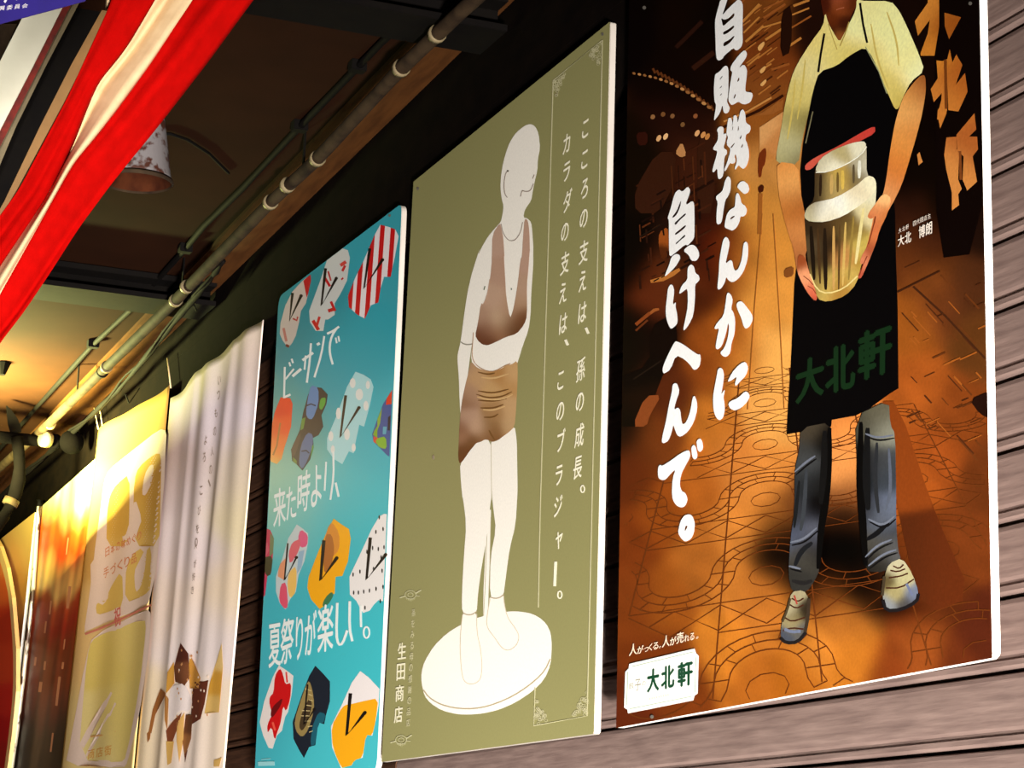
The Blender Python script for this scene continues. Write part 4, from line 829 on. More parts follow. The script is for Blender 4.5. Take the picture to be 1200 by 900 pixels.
GIR = [(545, 430, (176, 138, 104)), (560, 445, (186, 146, 104)), (585, 440, (170, 122, 70)), (604, 430, (190, 150, 100)), (600, 450, (180, 136, 84)), (575, 455, (190, 150, 100)), (550, 460, (168, 130, 102)), (545, 490, (176, 140, 116)), (540, 510, (150, 108, 80)), (545, 530, (100, 56, 24)), (555, 518, (110, 70, 36)), (560, 500, (186, 150, 122)), (570, 512, (150, 110, 76)), (576, 515, (110, 66, 26)), (582, 505, (130, 88, 48)), (595, 500, (186, 150, 108)), (600, 480, (190, 152, 108)), (580, 485, (160, 120, 78)), (573, 498, (140, 104, 66)), (542, 470, (140, 100, 74)), (538, 500, (120, 76, 50)), (602, 440, (200, 160, 112))]
g.poly(U([(160, 15), (200, 60), (280, 80), (340, 60), (372, 35), (395, 38), (432, 10), (434, 100), (424, 300), (415, 400), (385, 430), (350, 455), (318, 480), (285, 490), (262, 478), (240, 475), (215, 490), (190, 495), (165, 525), (150, 545), (120, 590), (95, 620), (85, 590), (88, 480), (92, 400), (100, 300), (110, 230), (130, 140), (150, 60)]), GIR, 0, step=3)
for L in [[(190, 210), (260, 232), (340, 225), (400, 195)], [(200, 245), (290, 252), (370, 235)], [(215, 290), (290, 292), (350, 270)], [(235, 345), (290, 345), (320, 325)], [(200, 80), (260, 95), (300, 85)], [(200, 190), (290, 205), (380, 180)], [(265, 420), (280, 450), (300, 480)]]: g.stroke(U(L), 1.9, (110, 72, 30), 1, sm=2, taper=True)
for L in [[(195, 225), (270, 243), (350, 238), (405, 210)], [(230, 300), (290, 305), (360, 280)], [(220, 110), (290, 120), (380, 90)]]: g.stroke(U(L), 2.0, (206, 168, 116), 2, sm=2, taper=True)
g.build('printed_underwear', green)
k = Art(1.0, base=16); LNC = (150, 134, 122)
for L in [[(345, 370), (332, 385), (323, 420), (320, 470), (325, 515), (341, 537)], [(424, 530), (428, 505), (436, 495)], [(432, 493), (455, 500), (478, 498), (492, 480), (503, 450)], [(498, 420), (508, 395)]]: k.stroke(H(L), 1.0, LNC, 0, sm=1)
k.stroke(H([(303, 700), (312, 750), (335, 790), (362, 808), (395, 798), (425, 750), (436, 690)]), .9, LNC, 0, sm=1); k.dot(*H([(344, 372)])[0], 1.3, 1.1, (110, 100, 90), 1)
k.stroke(T_([(112, 622), (130, 636), (160, 642), (192, 635)]), 1.2, (140, 134, 120), 0, sm=1); k.stroke(T_([(195, 560), (190, 640), (186, 700), (195, 750), (230, 790), (290, 818), (340, 815), (400, 780), (440, 765)]), .9, (170, 130, 96), 0, sm=1)
k.stroke(T_([(265, 280), (272, 255)]), 1.2, (110, 120, 100), 0); k.stroke(T_([(445, 268), (447, 280)]), 1.3, (110, 120, 110), 0)
k.stroke(T_([(303, 210), (283, 330), (260, 372)]), .7, (200, 170, 150), 0)
k.build('printed_outline', green, stuff=True)
f_ = Art(1.0, base=16); FR = (206, 200, 160)
cor = [(648.3, 94.4), (706, 46.7), (688, 839), (625.6, 850.5)]
f_.stroke([(639.5, 385), cor[0], cor[1], (697, 450), cor[2], cor[3], (627, 806)], 1.2, FR, 0)
f_.stroke([(639.5, 385), (633, 600), (632.5, 625)], 1.2, FR, 0); f_.stroke([(632.4, 625), (630.9, 712)], 1.2, FR, 0)
rr = random.Random(2)
def lace(P, A_, B_):    # small curls filling a corner
    for i in range(34):
        u, v = rr.random(), rr.random()
        if u+v > 1: u, v = 1-u, 1-v
        x = P[0]+(A_[0]-P[0])*u+(B_[0]-P[0])*v; y = P[1]+(A_[1]-P[1])*u+(B_[1]-P[1])*v
        f_.ring(x, y, .9+rr.random()*.8, 1.4+rr.random()*1.2, .55, (196, 190, 150), 1, a=rr.random()*3, n=7)
lace((649, 95), (662, 86), (650, 119)); lace((705, 49), (689, 63), (702, 76)); lace((688, 838), (669, 841), (688, 807)); lace((626, 849), (643, 846), (628, 818))
f_.build('printed_frame', green, stuff=True)
t2 = Art(1.0, base=18); TX_ = (246, 240, 214)
for ch, x, y in [('こ', 686, 151), ('こ', 685, 187), ('ろ', 685, 221), ('の', 684, 256), ('支', 684, 295), ('え', 683, 329), ('は', 682.5, 366), ('孫', 680.5, 433), ('の', 679.5, 471), ('成', 679, 510), ('長', 677, 548)]: t2.mark(); t2.char(ch, x, y, .036, TX_, 0, .018, .92, .10)
for ch, x, y in [('カ', 664, 168), ('ラ', 664, 201), ('ダ', 665, 235), ('の', 662, 272), ('支', 662, 308), ('え', 660, 343), ('は', 660, 379), ('こ', 657, 446), ('の', 656.5, 482), ('ブ', 657.5, 516), ('ラ', 655, 557), ('ジ', 654, 593), ('ャ', 655, 633)]: t2.mark(); t2.char(ch, x, y, .036, TX_, 0, .018, .92, .10)
t2.mark(); t2.stroke([(688-1.5, 384), (689.5, 391)], 3.2, TX_, 0, taper=False); t2.mark(); t2.stroke([(662.5, 398), (665.5, 404.5)], 3.2, TX_, 0)
t2.mark(); t2.ring(682.7, 573, 2.2, 4, 1.5, TX_, 0); t2.mark(); t2.ring(656, 697, 2.4, 4.2, 1.6, TX_, 0); t2.mark(); t2.stroke([(651.3, 658), (650, 687)], 3.4, TX_, 0)
t2.build_each('printed_character', green)
t3 = Art(1.0, base=18)
for ch, x, y in zip('生田商店', (471, 469.7, 468.3, 466.8), (763, 787.5, 812.5, 837.5)): t3.quad_text(ch, [(x-4.4, y-9), (x+5, y-10.5), (x+4.4, y+8.5), (x-5, y+10)], (232, 226, 196), 0, .03)
for i, ch in enumerate('孫をみる母の感謝の品店'):
    x = 484.5-i*.62; y = 718+i*12.9; t3.quad_text(ch, [(x-2, y-4), (x+2.2, y-4.7), (x+2, y+3.8), (x-2.2, y+4.5)], (206, 200, 160), 0, .012)
for x, y in [(481, 697), (470, 867)]:
    t3.ring(x, y, 6.5, 5, .8, (196, 192, 152), 0, n=14); t3.ring(x, y, 3.2, 2.4, .7, (196, 192, 152), 0, n=10)
    for s_ in (-1, 1):
        t3.stroke([(x+s_*6, y-s_*1.5), (x+s_*12.5, y-s_*4.5-1)], 1.5, (204, 200, 160), 0, taper=True); t3.stroke([(x+s_*6, y+1), (x+s_*11, y-s_*1+2.5)], 1, (196, 192, 152), 0, taper=True)
    for k_ in range(6): t3.stroke([(x-5+k_*2, y+4), (x-4+k_*1.7, y+8-abs(k_-2.5))], .6, (196, 192, 152), 0)
t3.build('shop_name_lettering', green, stuff=True)
for x, y in [(489.5, 221), (706, 40), (508, 536)]:
    n_ = Art(1.0, base=20); n_.dot(x, y, 1.5, 1.9 if y < 500 else 3, (215, 205, 180), 0); n_.build('screw', green, M_NAIL)

# ================================================================== poster 3: turquoise sandal poster
QT = [(326.5, 348), (471, 238), (441.5, 905), (297.5, 925)]
teal, q = poster('sandal_poster', 'turquoise poster printed with rows of colourful flip-flop sandals and white lettering', QT, [.03, .02, .03, .02], None, M_BOARD_GREY)
TC = [(340, 380, (44, 138, 150)), (460, 270, (52, 160, 176)), (400, 430, (36, 160, 178)), (330, 500, (70, 160, 160)), (450, 500, (52, 178, 192)), (400, 600, (62, 186, 196)), (320, 560, (150, 196, 170)), (316, 600, (140, 200, 180)), (340, 600, (90, 186, 190)), (330, 700, (66, 180, 192)), (430, 750, (64, 188, 198)), (380, 880, (70, 190, 200)), (310, 850, (66, 176, 190))]  # turquoise with brightness falloff and the yellow lamp's pale reflection painted in
TCL = [(326.5, 348), (469, 240), (441, 890), (297.5, 925)]
a = Art(1.0, base=1); a.poly([tuple(p) for p in proj([tuple(v) for v in rounded([onY(x, y) for x, y in QT], [.03, .02, .03, .02])])], [(x, y, c) for x, y, c in TC], 0, sm=0, step=8); a.build('printed_ground', teal, GLOSS)
S4 = lambda L: C(310, 240, 4.5, L)
S5 = lambda L: C(300, 380, 4.5, L)
S6 = lambda L: C(300, 520, 4.5, L)
S7 = lambda L: C(295, 680, 4.09, L)
BK = (22, 14, 14)
def sandal(name, outline, col, extra=(), strap=None, strokes=(), dots=(), wd=3.4):
    s_ = Art(1.0, base=5, clip=TCL); o_ = outline; s_.poly(outline, col, 0, sm=0)
    for L, c in extra:
        cl = clip_poly(o_, L) if len(L) < 5 else L
        if len(cl) > 2: s_.poly(cl, c, 1, sm=0 if len(L) < 5 else 1)
    for L, wd_, c in strokes: s_.stroke(L, wd_, c, 2)
    for x, y, rx, ry, c in dots: s_.dot(x, y, rx, ry, c, 3)
    o = s_.build(name, teal, GLOSS)
    if strap:
        p_ = Art(1.0, base=10); p_.stroke(strap, wd, BK, 0)
        p_.dot(*strap[2], 2.1, 1.8, BK, 1); p_.build('printed_strap', o, GLOSS)
    return o
OW = (226, 226, 222)
def band(c0, y0, c1, y1, w_): return S4([(c0-w_, y0), (c0+w_, y0), (c1+w_, y1), (c1-w_, y1)])
RD = (200, 14, 22)
sandal('printed_sandal', S4([(610, 105), (650, 115), (690, 130), (707, 165), (690, 260), (665, 380), (630, 380), (612, 440), (600, 515), (560, 530), (530, 600), (490, 580), (445, 540), (440, 480), (480, 380), (520, 300), (550, 230), (580, 160)]), (236, 226, 228),
       [(band(c+14, 100, c-22, 610, 12), RD) for c in (448+18, 503+5, 555+5, 610, 663+2)], S4([(555, 230), (525, 440), (622, 290)]))
sandal('printed_sandal', S4([(400, 225), (440, 240), (450, 280), (435, 400), (400, 470), (370, 520), (370, 580), (335, 605), (320, 605), (310, 665), (270, 665), (240, 620), (235, 560), (290, 410), (330, 290), (360, 240)]), (206, 208, 204),
       [], S4([(322, 335), (300, 530), (378, 388)]), [(S4([(315, 380), (345, 430)]), 3, RD), (S4([(335, 350), (350, 400)]), 2, (190, 40, 40)), (S4([(400, 320), (430, 300)]), 4, (210, 70, 60)), (S4([(410, 350), (425, 320)]), 3, (200, 40, 40)), (S4([(335, 560), (365, 550)]), 4, (190, 30, 30)), (S4([(350, 510), (372, 560)]), 3, RD), (S4([(255, 610), (285, 660)]), 4, RD), (S4([(290, 590), (275, 640)]), 3, (200, 30, 30)), (S4([(365, 265), (380, 255)]), 3, (200, 40, 40)), (S4([(400, 232), (408, 240)]), 2, RD), (S4([(405, 395), (415, 385)]), 2, RD)])
sandal('printed_sandal', S4([(242, 368), (245, 400), (232, 460), (218, 520), (192, 560), (182, 620), (165, 690), (145, 730), (125, 755), (95, 715), (80, 680), (85, 620), (110, 530), (145, 460), (200, 400)]), (204, 190, 180),
       [(S4([(205, 400), (250, 360), (240, 440), (222, 490)]), (186, 20, 30))], S4([(148, 465), (132, 610), (193, 480)]), [(S4([(100, 650), (115, 720)]), 3, (190, 120, 110)), (S4([(150, 600), (170, 610), (175, 590)]), 2, (180, 40, 40)), (S4([(112, 740), (130, 748)]), 3, (110, 20, 20))])
sandal('printed_sandal', S5([(130, 385), (180, 390), (193, 420), (185, 540), (160, 620), (150, 650), (135, 710), (110, 737), (80, 725), (62, 680), (72, 580), (100, 460)]), [(325, 480, (226, 40, 20)), (335, 470, (232, 50, 26)), (335, 500, (236, 70, 24)), (322, 530, (240, 130, 50)), (330, 520, (236, 110, 40)), (318, 540, (232, 170, 80)), (325, 500, (228, 80, 24))],
       [], None, [(S5([(128, 520), (110, 640), (90, 690)]), 2, (170, 110, 50)), (S5([(66, 700), (85, 735), (110, 742), (133, 722)]), 2, (240, 220, 120))])
sandal('printed_sandal', S5([(300, 330), (345, 335), (378, 370), (372, 420), (345, 480), (355, 540), (330, 585), (300, 600), (305, 650), (285, 715), (245, 772), (215, 740), (190, 720), (185, 660), (230, 560), (250, 460), (275, 370)]), (34, 36, 48),
       [(S5([(290, 320), (330, 335), (330, 420), (300, 500), (275, 500), (262, 470), (275, 380)]), (84, 132, 186)), (S5([(340, 390), (368, 385), (366, 420), (345, 455), (332, 440)]), (80, 160, 60)), (S5([(240, 500), (262, 490), (250, 550), (235, 560)]), (90, 140, 60)), (S5([(270, 570), (300, 580), (300, 640), (270, 720), (245, 765), (225, 740), (235, 640)]), (76, 104, 150)), (S5([(190, 640), (240, 560), (225, 640), (200, 700), (186, 690)]), (70, 58, 60)), (S5([(295, 640), (310, 630), (300, 700), (288, 700)]), (90, 150, 70)), (S5([(195, 700), (215, 720), (215, 740), (195, 722)]), (100, 130, 60))], None,
       [(S5([(265, 430), (290, 420), (315, 430)]), 1.5, (18, 24, 40)), (S5([(240, 670), (265, 665), (280, 680)]), 1.5, (18, 24, 40))])
sandal('printed_sandal', S5([(525, 250), (565, 265), (605, 290), (620, 330), (600, 430), (570, 540), (545, 530), (530, 600), (515, 680), (490, 670), (455, 738), (410, 710), (375, 660), (375, 600), (430, 470), (480, 330)]), (170, 218, 222),
       [], S5([(473, 375), (445, 595), (543, 440)]), [], [(*S5([(x, y)])[0], rx, ry, (228, 228, 222)) for x, y, rx, ry in [(510, 310, 3.5, 6), (545, 370, 4.5, 7), (590, 320, 2.5, 5), (435, 470, 3, 7), (480, 580, 3.5, 7), (395, 590, 3, 6), (515, 650, 2.5, 5), (405, 660, 2.5, 5), (580, 430, 3, 6)]])
sandal('printed_sandal', S5([(722, 340), (705, 700), (690, 690), (660, 660), (620, 620), (612, 580), (640, 500), (670, 420)]), (58, 84, 150),
       [(S5([(722, 340), (718, 420), (685, 425), (690, 380)]), (224, 54, 30)), (S5([(612, 580), (640, 600), (640, 520), (625, 560)]), (130, 170, 40)), (S5([(620, 590), (645, 600), (635, 630), (618, 620)]), (210, 70, 50)), (S5([(640, 600), (685, 590), (690, 660), (650, 650), (630, 620)]), (130, 180, 50)), (S5([(670, 540), (690, 540), (685, 580), (668, 580)]), (90, 170, 190)), (S5([(640, 500), (665, 440), (655, 520), (640, 560)]), (140, 176, 60)), (S5([(696, 490), (710, 480), (706, 560), (694, 560)]), (20, 20, 40))])
sandal('printed_sandal', S6([(40, 440), (75, 455), (95, 500), (90, 580), (80, 680), (60, 700), (48, 800), (25, 820), (10, 700)]), (196, 54, 86),
       [(S6([(75, 470), (100, 500), (95, 570), (70, 600)]), (120, 130, 90)), (S6([(35, 600), (90, 590), (80, 690), (55, 700), (35, 640)]), (72, 66, 40)), (S6([(35, 540), (60, 520), (70, 560), (50, 600)]), (210, 90, 110))])
sandal('printed_sandal', S6([(215, 425), (250, 450), (275, 475), (275, 520), (255, 620), (225, 690), (210, 780), (180, 820), (155, 875), (125, 840), (105, 780), (105, 700), (140, 600), (170, 500)]), (196, 206, 206),
       [(S6([(235, 450), (275, 480), (270, 540), (235, 550), (220, 500)]), (222, 90, 130)), (S6([(190, 520), (235, 500), (230, 560), (180, 640), (170, 580)]), (220, 100, 110)), (S6([(120, 640), (160, 600), (150, 720), (115, 700)]), (226, 150, 110)), (S6([(130, 740), (160, 730), (170, 860), (150, 872), (120, 830)]), (222, 84, 110)), (S6([(170, 680), (215, 640), (212, 780), (180, 820), (165, 760)]), (236, 190, 100)), (S6([(225, 570), (255, 560), (240, 650), (215, 690)]), (150, 180, 200))],
       S6([(168, 525), (150, 720), (213, 600)]), wd=2.1)
sandal('printed_sandal', S6([(410, 395), (450, 425), (490, 450), (500, 500), (485, 620), (455, 697), (420, 702), (415, 790), (375, 810), (355, 860), (335, 872), (290, 820), (270, 760), (278, 700), (320, 590), (375, 460)]), (246, 172, 20),
       [(S6([(400, 410), (440, 470), (440, 560), (400, 600), (365, 600), (355, 540), (375, 450)]), (218, 140, 50)), (S6([(365, 480), (400, 475), (415, 560), (395, 650), (360, 690), (355, 600)]), (176, 106, 46)), (S6([(375, 800), (400, 780), (410, 800), (380, 850), (350, 860), (355, 830)]), (60, 120, 80))], S6([(358, 510), (340, 720), (426, 602)]), wd=4.2)
dashes = [(*S6([(x, y)])[0], .9, 2.6, BK) for x, y in [(650, 388), (632, 465), (670, 450), (615, 550), (645, 555), (675, 545), (665, 670), (512, 690), (548, 675), (660, 600), (515, 785), (540, 785), (568, 780), (598, 775), (633, 765), (670, 755), (575, 865), (655, 830), (585, 570), (620, 660)]]
sandal('printed_sandal', S6([(650, 383), (675, 370), (710, 372), (690, 835), (645, 825), (620, 850), (600, 880), (565, 892), (545, 860), (530, 830), (495, 795), (493, 700), (550, 580), (610, 450)]), (238, 232, 228), [], S6([(603, 495), (583, 715), (684, 585)]), dots=dashes, wd=4)
sandal('printed_sandal', S7([(130, 408), (165, 430), (200, 458), (192, 540), (175, 630), (160, 655), (145, 720), (120, 745), (100, 808), (80, 802), (55, 745), (38, 680), (60, 580), (100, 465)]), (234, 222, 216),
       [(S7([(135, 420), (150, 450), (160, 500), (190, 490), (185, 570), (165, 630), (150, 600), (140, 680), (125, 720), (110, 770), (95, 700), (75, 735), (75, 690), (100, 640), (85, 600), (85, 560), (105, 540), (110, 460)]), (206, 16, 20)), (S7([(95, 610), (150, 560), (140, 600), (100, 660), (90, 650)]), (110, 6, 12))],
       None, [(S7([(165, 440), (170, 490)]), 2, (226, 60, 50)), (S7([(100, 680), (112, 720)]), 2.5, (236, 90, 70))])
fan_ = [(S7([(300, 600), (300-75*math.cos(a_), 600-130*math.sin(a_))]), 1.0, (214, 194, 140)) for a_ in [math.pi*(-.5+k/14) for k in range(15)]]
sandal('printed_sandal', S7([(305, 410), (340, 445), (375, 485), (375, 580), (355, 650), (348, 690), (320, 682), (305, 790), (275, 800), (250, 852), (225, 810), (200, 760), (196, 680), (240, 550), (275, 460)]), (26, 32, 44),
       [(S7([(275, 480), (290, 520), (300, 590), (295, 640), (270, 720), (240, 755), (210, 720), (205, 670), (240, 560), (262, 500)]), (150, 128, 76)), (S7([(280, 560), (290, 600), (265, 690), (240, 725), (225, 700), (245, 620)]), (70, 54, 34)), (S7([(320, 630), (355, 640), (345, 685), (320, 682), (305, 790), (280, 795), (290, 700)]), (28, 92, 108))],
       S7([(268, 500), (250, 690), (300, 620)]), [(S7([(255+20*math.sin(k), 520+k*26), (285+8*math.sin(k), 530+k*24)]), .9, (206, 186, 130)) for k in range(9)], wd=2)
sandal('printed_sandal', S7([(520, 435), (560, 465), (612, 520), (612, 580), (595, 670), (578, 745), (548, 740), (532, 850), (492, 862), (470, 905), (430, 905), (385, 800), (380, 700), (430, 600), (480, 490)]), (238, 230, 228),
       [(S7([(446, 598), (485, 592), (540, 578), (607, 565), (595, 670), (578, 745), (548, 740), (532, 850), (492, 862), (470, 903), (430, 903), (387, 800), (382, 700), (425, 622)]), (250, 172, 22))], S7([(473, 542), (455, 742), (543, 634)]), wd=4.2)
l1 = Art(1.0, base=12); TW = (236, 240, 236)
for L, wd_ in [([(152, 225), (148, 390)], 2.4), ([(155, 290), (200, 235)], 2.2), ([(150, 385), (182, 370)], 2.6), ([(175, 200), (182, 222)], 2.2), ([(188, 182), (195, 205)], 2.2), ([(192, 275), (238, 235)], 3.2),
               ([(245, 190), (302, 150)], 3), ([(262, 165), (256, 240)], 2.2), ([(290, 100), (284, 190), (268, 308)], 2.5), ([(325, 98), (332, 110)], 4), ([(360, 62), (345, 160), (308, 280)], 2.4),
               ([(375, 50), (408, 35), (438, 12)], 2.6), ([(425, 22), (400, 60), (388, 110), (390, 160), (405, 212)], 2.6), ([(420, 70), (426, 100)], 2), ([(434, 62), (440, 92)], 2)]:
    if L[0] in ((152, 225), (192, 275), (245, 190), (325, 98), (375, 50)): l1.mark()
    l1.stroke(S5(L), wd_, TW, 0, sm=1)
l1.build_each('printed_character', teal)
l2 = Art(1.0, base=12)
for ch, qd in [('来', [(92, 245), (158, 225), (155, 415), (92, 450)]), ('た', [(160, 235), (208, 215), (212, 385), (160, 405)]), ('時', [(222, 160), (290, 130), (275, 350), (218, 365)]), ('よ', [(292, 100), (345, 130), (345, 300), (290, 345)])]: l2.mark(); l2.quad_text(ch, S6(qd), TW, 0, .02)
for L, wd_ in [([(370, 95), (362, 248)], 2.2), ([(408, 40), (410, 170), (392, 296)], 2.4), ([(420, 205), (436, 280)], 2.6)]:
    if L[0] != (408, 40): l2.mark()
    l2.stroke(S6(L), wd_, TW, 0, sm=1)
l2.build_each('printed_character', teal)
l3 = Art(1.0, base=12)
for ch, qd in [('夏', [(82, 215), (138, 205), (138, 405), (82, 420)]), ('祭', [(140, 190), (208, 175), (192, 380), (138, 412)]), ('り', [(212, 180), (248, 165), (240, 370), (212, 385)]), ('が', [(255, 165), (312, 140), (300, 355), (255, 360)]), ('楽', [(316, 130), (392, 105), (388, 330), (316, 350)])]: l3.mark(); l3.quad_text(ch, S7(qd), TW, 0, .022)
for L, wd_ in [([(410, 108), (405, 260), (415, 310), (435, 305), (458, 240)], 3), ([(470, 100), (468, 230), (482, 292)], 3), ([(522, 120), (524, 225)], 2.6)]:
    if L[0] != (522, 120): l3.mark()
    l3.stroke(S7(L), wd_, TW, 0, sm=1)
l3.mark(); l3.ring(*S7([(550, 250)])[0], 3.4, 6.5, 2, TW, 0)
l3.mark()
for L, wd_ in [([(30, 880), (110, 878)], 5), ([(45, 860), (90, 855)], 1)]: l3.stroke(S7(L), wd_, (150, 210, 214), 0)
l3.build_each('printed_character', teal)
n_ = Art(1.0, base=12); n_.dot(456.5, 252.5, 1.6, 1.8, (225, 225, 220), 0); n_.build('screw', teal, M_NAIL)

# ================================================================== white cloth banner with folds
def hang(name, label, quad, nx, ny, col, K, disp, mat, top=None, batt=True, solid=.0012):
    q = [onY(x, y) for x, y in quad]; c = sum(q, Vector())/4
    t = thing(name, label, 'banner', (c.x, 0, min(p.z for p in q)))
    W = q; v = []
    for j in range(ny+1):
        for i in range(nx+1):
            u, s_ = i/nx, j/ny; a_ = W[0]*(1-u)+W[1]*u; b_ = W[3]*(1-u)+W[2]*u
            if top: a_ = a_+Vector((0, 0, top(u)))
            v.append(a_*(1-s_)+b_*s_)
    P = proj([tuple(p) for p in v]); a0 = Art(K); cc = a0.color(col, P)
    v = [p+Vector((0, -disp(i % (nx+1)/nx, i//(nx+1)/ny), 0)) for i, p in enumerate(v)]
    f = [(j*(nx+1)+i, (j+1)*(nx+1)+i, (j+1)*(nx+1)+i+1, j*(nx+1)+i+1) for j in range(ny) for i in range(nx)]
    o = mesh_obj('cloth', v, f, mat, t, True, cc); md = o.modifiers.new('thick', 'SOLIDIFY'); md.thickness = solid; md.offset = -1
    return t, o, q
def onsheet(quad, disp):
    """places print on the folded cloth"""
    W = [onY(x, y) for x, y in quad]
    def pl_(px, py, l):
        p = onY(px, py); z = p.z; x = p.x
        for _ in range(3):
            s_ = min(1, max(0, (W[0].z-z)/(W[0].z-W[3].z))); xl = W[0].x*(1-s_)+W[3].x*s_; xr = W[1].x*(1-s_)+W[2].x*s_
            u = min(1, max(0, (x-xl)/(xr-xl))); d = disp(u, s_); p = onY(px, py, -d-l-.0006); x, z = p.x, p.z
        return p
    return pl_
QW = [(203, 455), (310, 375), (262, 920), (156, 940)]
dW = lambda u, s: .32*(.010*math.sin(u*17+s*1.2)*(.4+.6*math.exp(-((u-.55)/.3)**2))+.006*math.sin(u*31-s*2)+.009*math.exp(-((u-.72+.12*s)/.04)**2)+.008*math.exp(-((u-.30-.02*s)/.03)**2)+.016)*(1-.35*s)
topW = lambda u: -.045*math.exp(-((u-.12)/.16)**2)+.018*math.sin(u*9)*(1-u)
wcol = [(250, 420, (214, 198, 196)), (300, 400, (216, 196, 186)), (240, 500, (216, 202, 208)), (205, 540, (150, 118, 104)), (200, 550, (190, 168, 160)), (225, 560, (214, 200, 204)), (280, 560, (214, 196, 176)), (290, 600, (220, 204, 168)), (270, 700, (226, 204, 176)), (220, 650, (216, 200, 200)), (200, 700, (220, 200, 186)), (180, 850, (224, 204, 170)), (250, 850, (228, 208, 180)), (225, 850, (232, 216, 212)), (245, 740, (222, 208, 206))]
white, o, q = hang('white_cloth_banner', 'wrinkled white cloth banner with a brown and gold picture at the bottom', QW, 60, 50, wcol, 1.12, dW, CLOTHPRINT, topW)
cw = Art(1.0, base=6, place=onsheet(QW, dW))
X8 = lambda L: C(70, 620, 3.214, L)
DB, GD, MB_ = (96, 40, 18), (206, 150, 60), (150, 92, 40)
for L, c in [([(455, 430), (485, 470), (490, 560), (470, 590), (435, 575), (430, 520)], [(212, 762, (80, 30, 14)), (216, 790, (120, 70, 40)), (208, 795, (96, 50, 24))]), ([(405, 540), (430, 500), (432, 580), (400, 620)], GD), ([(490, 470), (530, 560), (525, 600), (490, 600), (485, 530)], (200, 140, 56)),
             ([(505, 570), (560, 570), (545, 660), (530, 715), (505, 720), (498, 640)], DB), ([(610, 430), (615, 520), (600, 690), (545, 695), (565, 580), (590, 500)], [(255, 770, (226, 190, 120)), (250, 800, (206, 150, 50)), (248, 830, (216, 176, 100))]),
             ([(380, 600), (400, 620), (360, 700), (345, 770), (335, 760), (350, 680)], MB_), ([(395, 610), (410, 640), (405, 760), (395, 720)], (176, 120, 60)), ([(400, 760), (430, 720), (460, 690), (440, 760), (425, 800), (405, 800)], (130, 66, 34)), ([(400, 800), (430, 800), (420, 880), (405, 890)], (216, 170, 90)),
             ([(440, 730), (470, 690), (465, 800), (450, 880), (440, 800)], (226, 176, 100)), ([(475, 700), (500, 700), (495, 790), (470, 860), (462, 800)], [(220, 850, (100, 56, 28)), (216, 870, (150, 96, 50))]), ([(500, 640), (530, 715), (490, 740), (495, 690)], DB), ([(328, 770), (345, 750), (340, 790), (330, 805)], MB_), ([(470, 850), (482, 830), (472, 880)], DB), ([(580, 870), (610, 860), (600, 895), (580, 895)], (206, 164, 90))]:
    cw.poly(X8(L), c, 0, sm=0)
for i in range(26): x, y = rr.uniform(430, 560), rr.uniform(450, 720); cw.dot(*X8([(x, y)])[0], .9, 1.6, (200, 140, 90) if i % 3 else (240, 220, 200), 2, n=6)
cw.poly(X8([(420, 590), (470, 580), (500, 640), (490, 690), (450, 680), (415, 740), (408, 660)]), (232, 218, 214), 1)
cw.build('printed_picture', white, CLOTHPRINT, stuff=True)
ct = Art(1.0, base=6, place=onsheet(QW, dW)); Y8 = lambda L: C(100, 380, 3.46, L)
GT = (150, 130, 118)
for ch, x, y in [('い', 543, 228), ('つ', 540, 288), ('も', 530, 360), ('の', 525, 435), ('人', 515, 515), ('の', 508, 590), ('、', 503, 645), ('よ', 488, 470), ('ろ', 483, 540), ('こ', 470, 675), ('び', 462, 755), ('を', 455, 830), ('。', 450, 885)]:
    x_, y_ = Y8([(x, y)])[0]; ct.quad_text(ch, [(x_-1.7, y_-4.6), (x_+1.7, y_-6), (x_+1.5, y_+4.4), (x_-1.9, y_+5.8)], GT, 0, .012)
for ch, x, y in [('人', 512, 60), ('が', 510, 130), ('好', 505, 180), ('き', 500, 230)]:
    x_, y_ = X8([(x, y)])[0]; ct.quad_text(ch, [(x_-1.6, y_-4), (x_+1.6, y_-5), (x_+1.4, y_+4), (x_-1.8, y_+5)], GT, 0, .012)
ct.build('printed_lettering', white, CLOTHPRINT, stuff=True)

# ================================================================== olive yellow banner
QO = [(118, 503), (203, 452), (158, 940), (70, 950)]
dO = lambda u, s: .004*math.sin(u*7+s)+.003*math.sin(u*13)+.006
OL = (190, 160, 66)
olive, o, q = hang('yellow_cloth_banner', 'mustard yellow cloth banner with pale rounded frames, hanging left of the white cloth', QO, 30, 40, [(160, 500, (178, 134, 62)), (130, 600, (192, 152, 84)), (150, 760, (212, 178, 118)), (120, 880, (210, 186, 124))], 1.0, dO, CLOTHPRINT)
co = Art(1.0, base=6, place=onsheet(QO, dO), clip=QO); PL_ = (214, 192, 178)
co.poly(Y8([(40, 900), (60, 760), (75, 640), (95, 590), (180, 520), (300, 425), (330, 430), (325, 520), (318, 700), (308, 900)])+X8([(345, 240), (330, 290), (105, 380), (90, 395), (110, 260), (130, 100)]), PL_, 0)
IN = [(140, 600, (194, 154, 66)), (180, 560, (190, 146, 58)), (150, 660, (204, 168, 88)), (170, 690, (204, 172, 96))]
co.poly(Y8([(85, 900), (88, 760), (100, 690), (125, 650), (180, 605), (178, 800), (170, 900)]), IN, 1)
co.poly(Y8([(195, 900), (195, 680), (205, 600), (235, 560), (300, 515), (308, 560), (305, 700), (300, 900)]), IN, 1)
co.poly(Y8([(228, 690), (240, 610), (262, 570), (280, 570), (270, 640), (245, 695)]), PL_, 2); co.poly(Y8([(140, 880), (185, 800), (200, 700), (230, 790), (215, 830), (200, 880)]), PL_, 2)
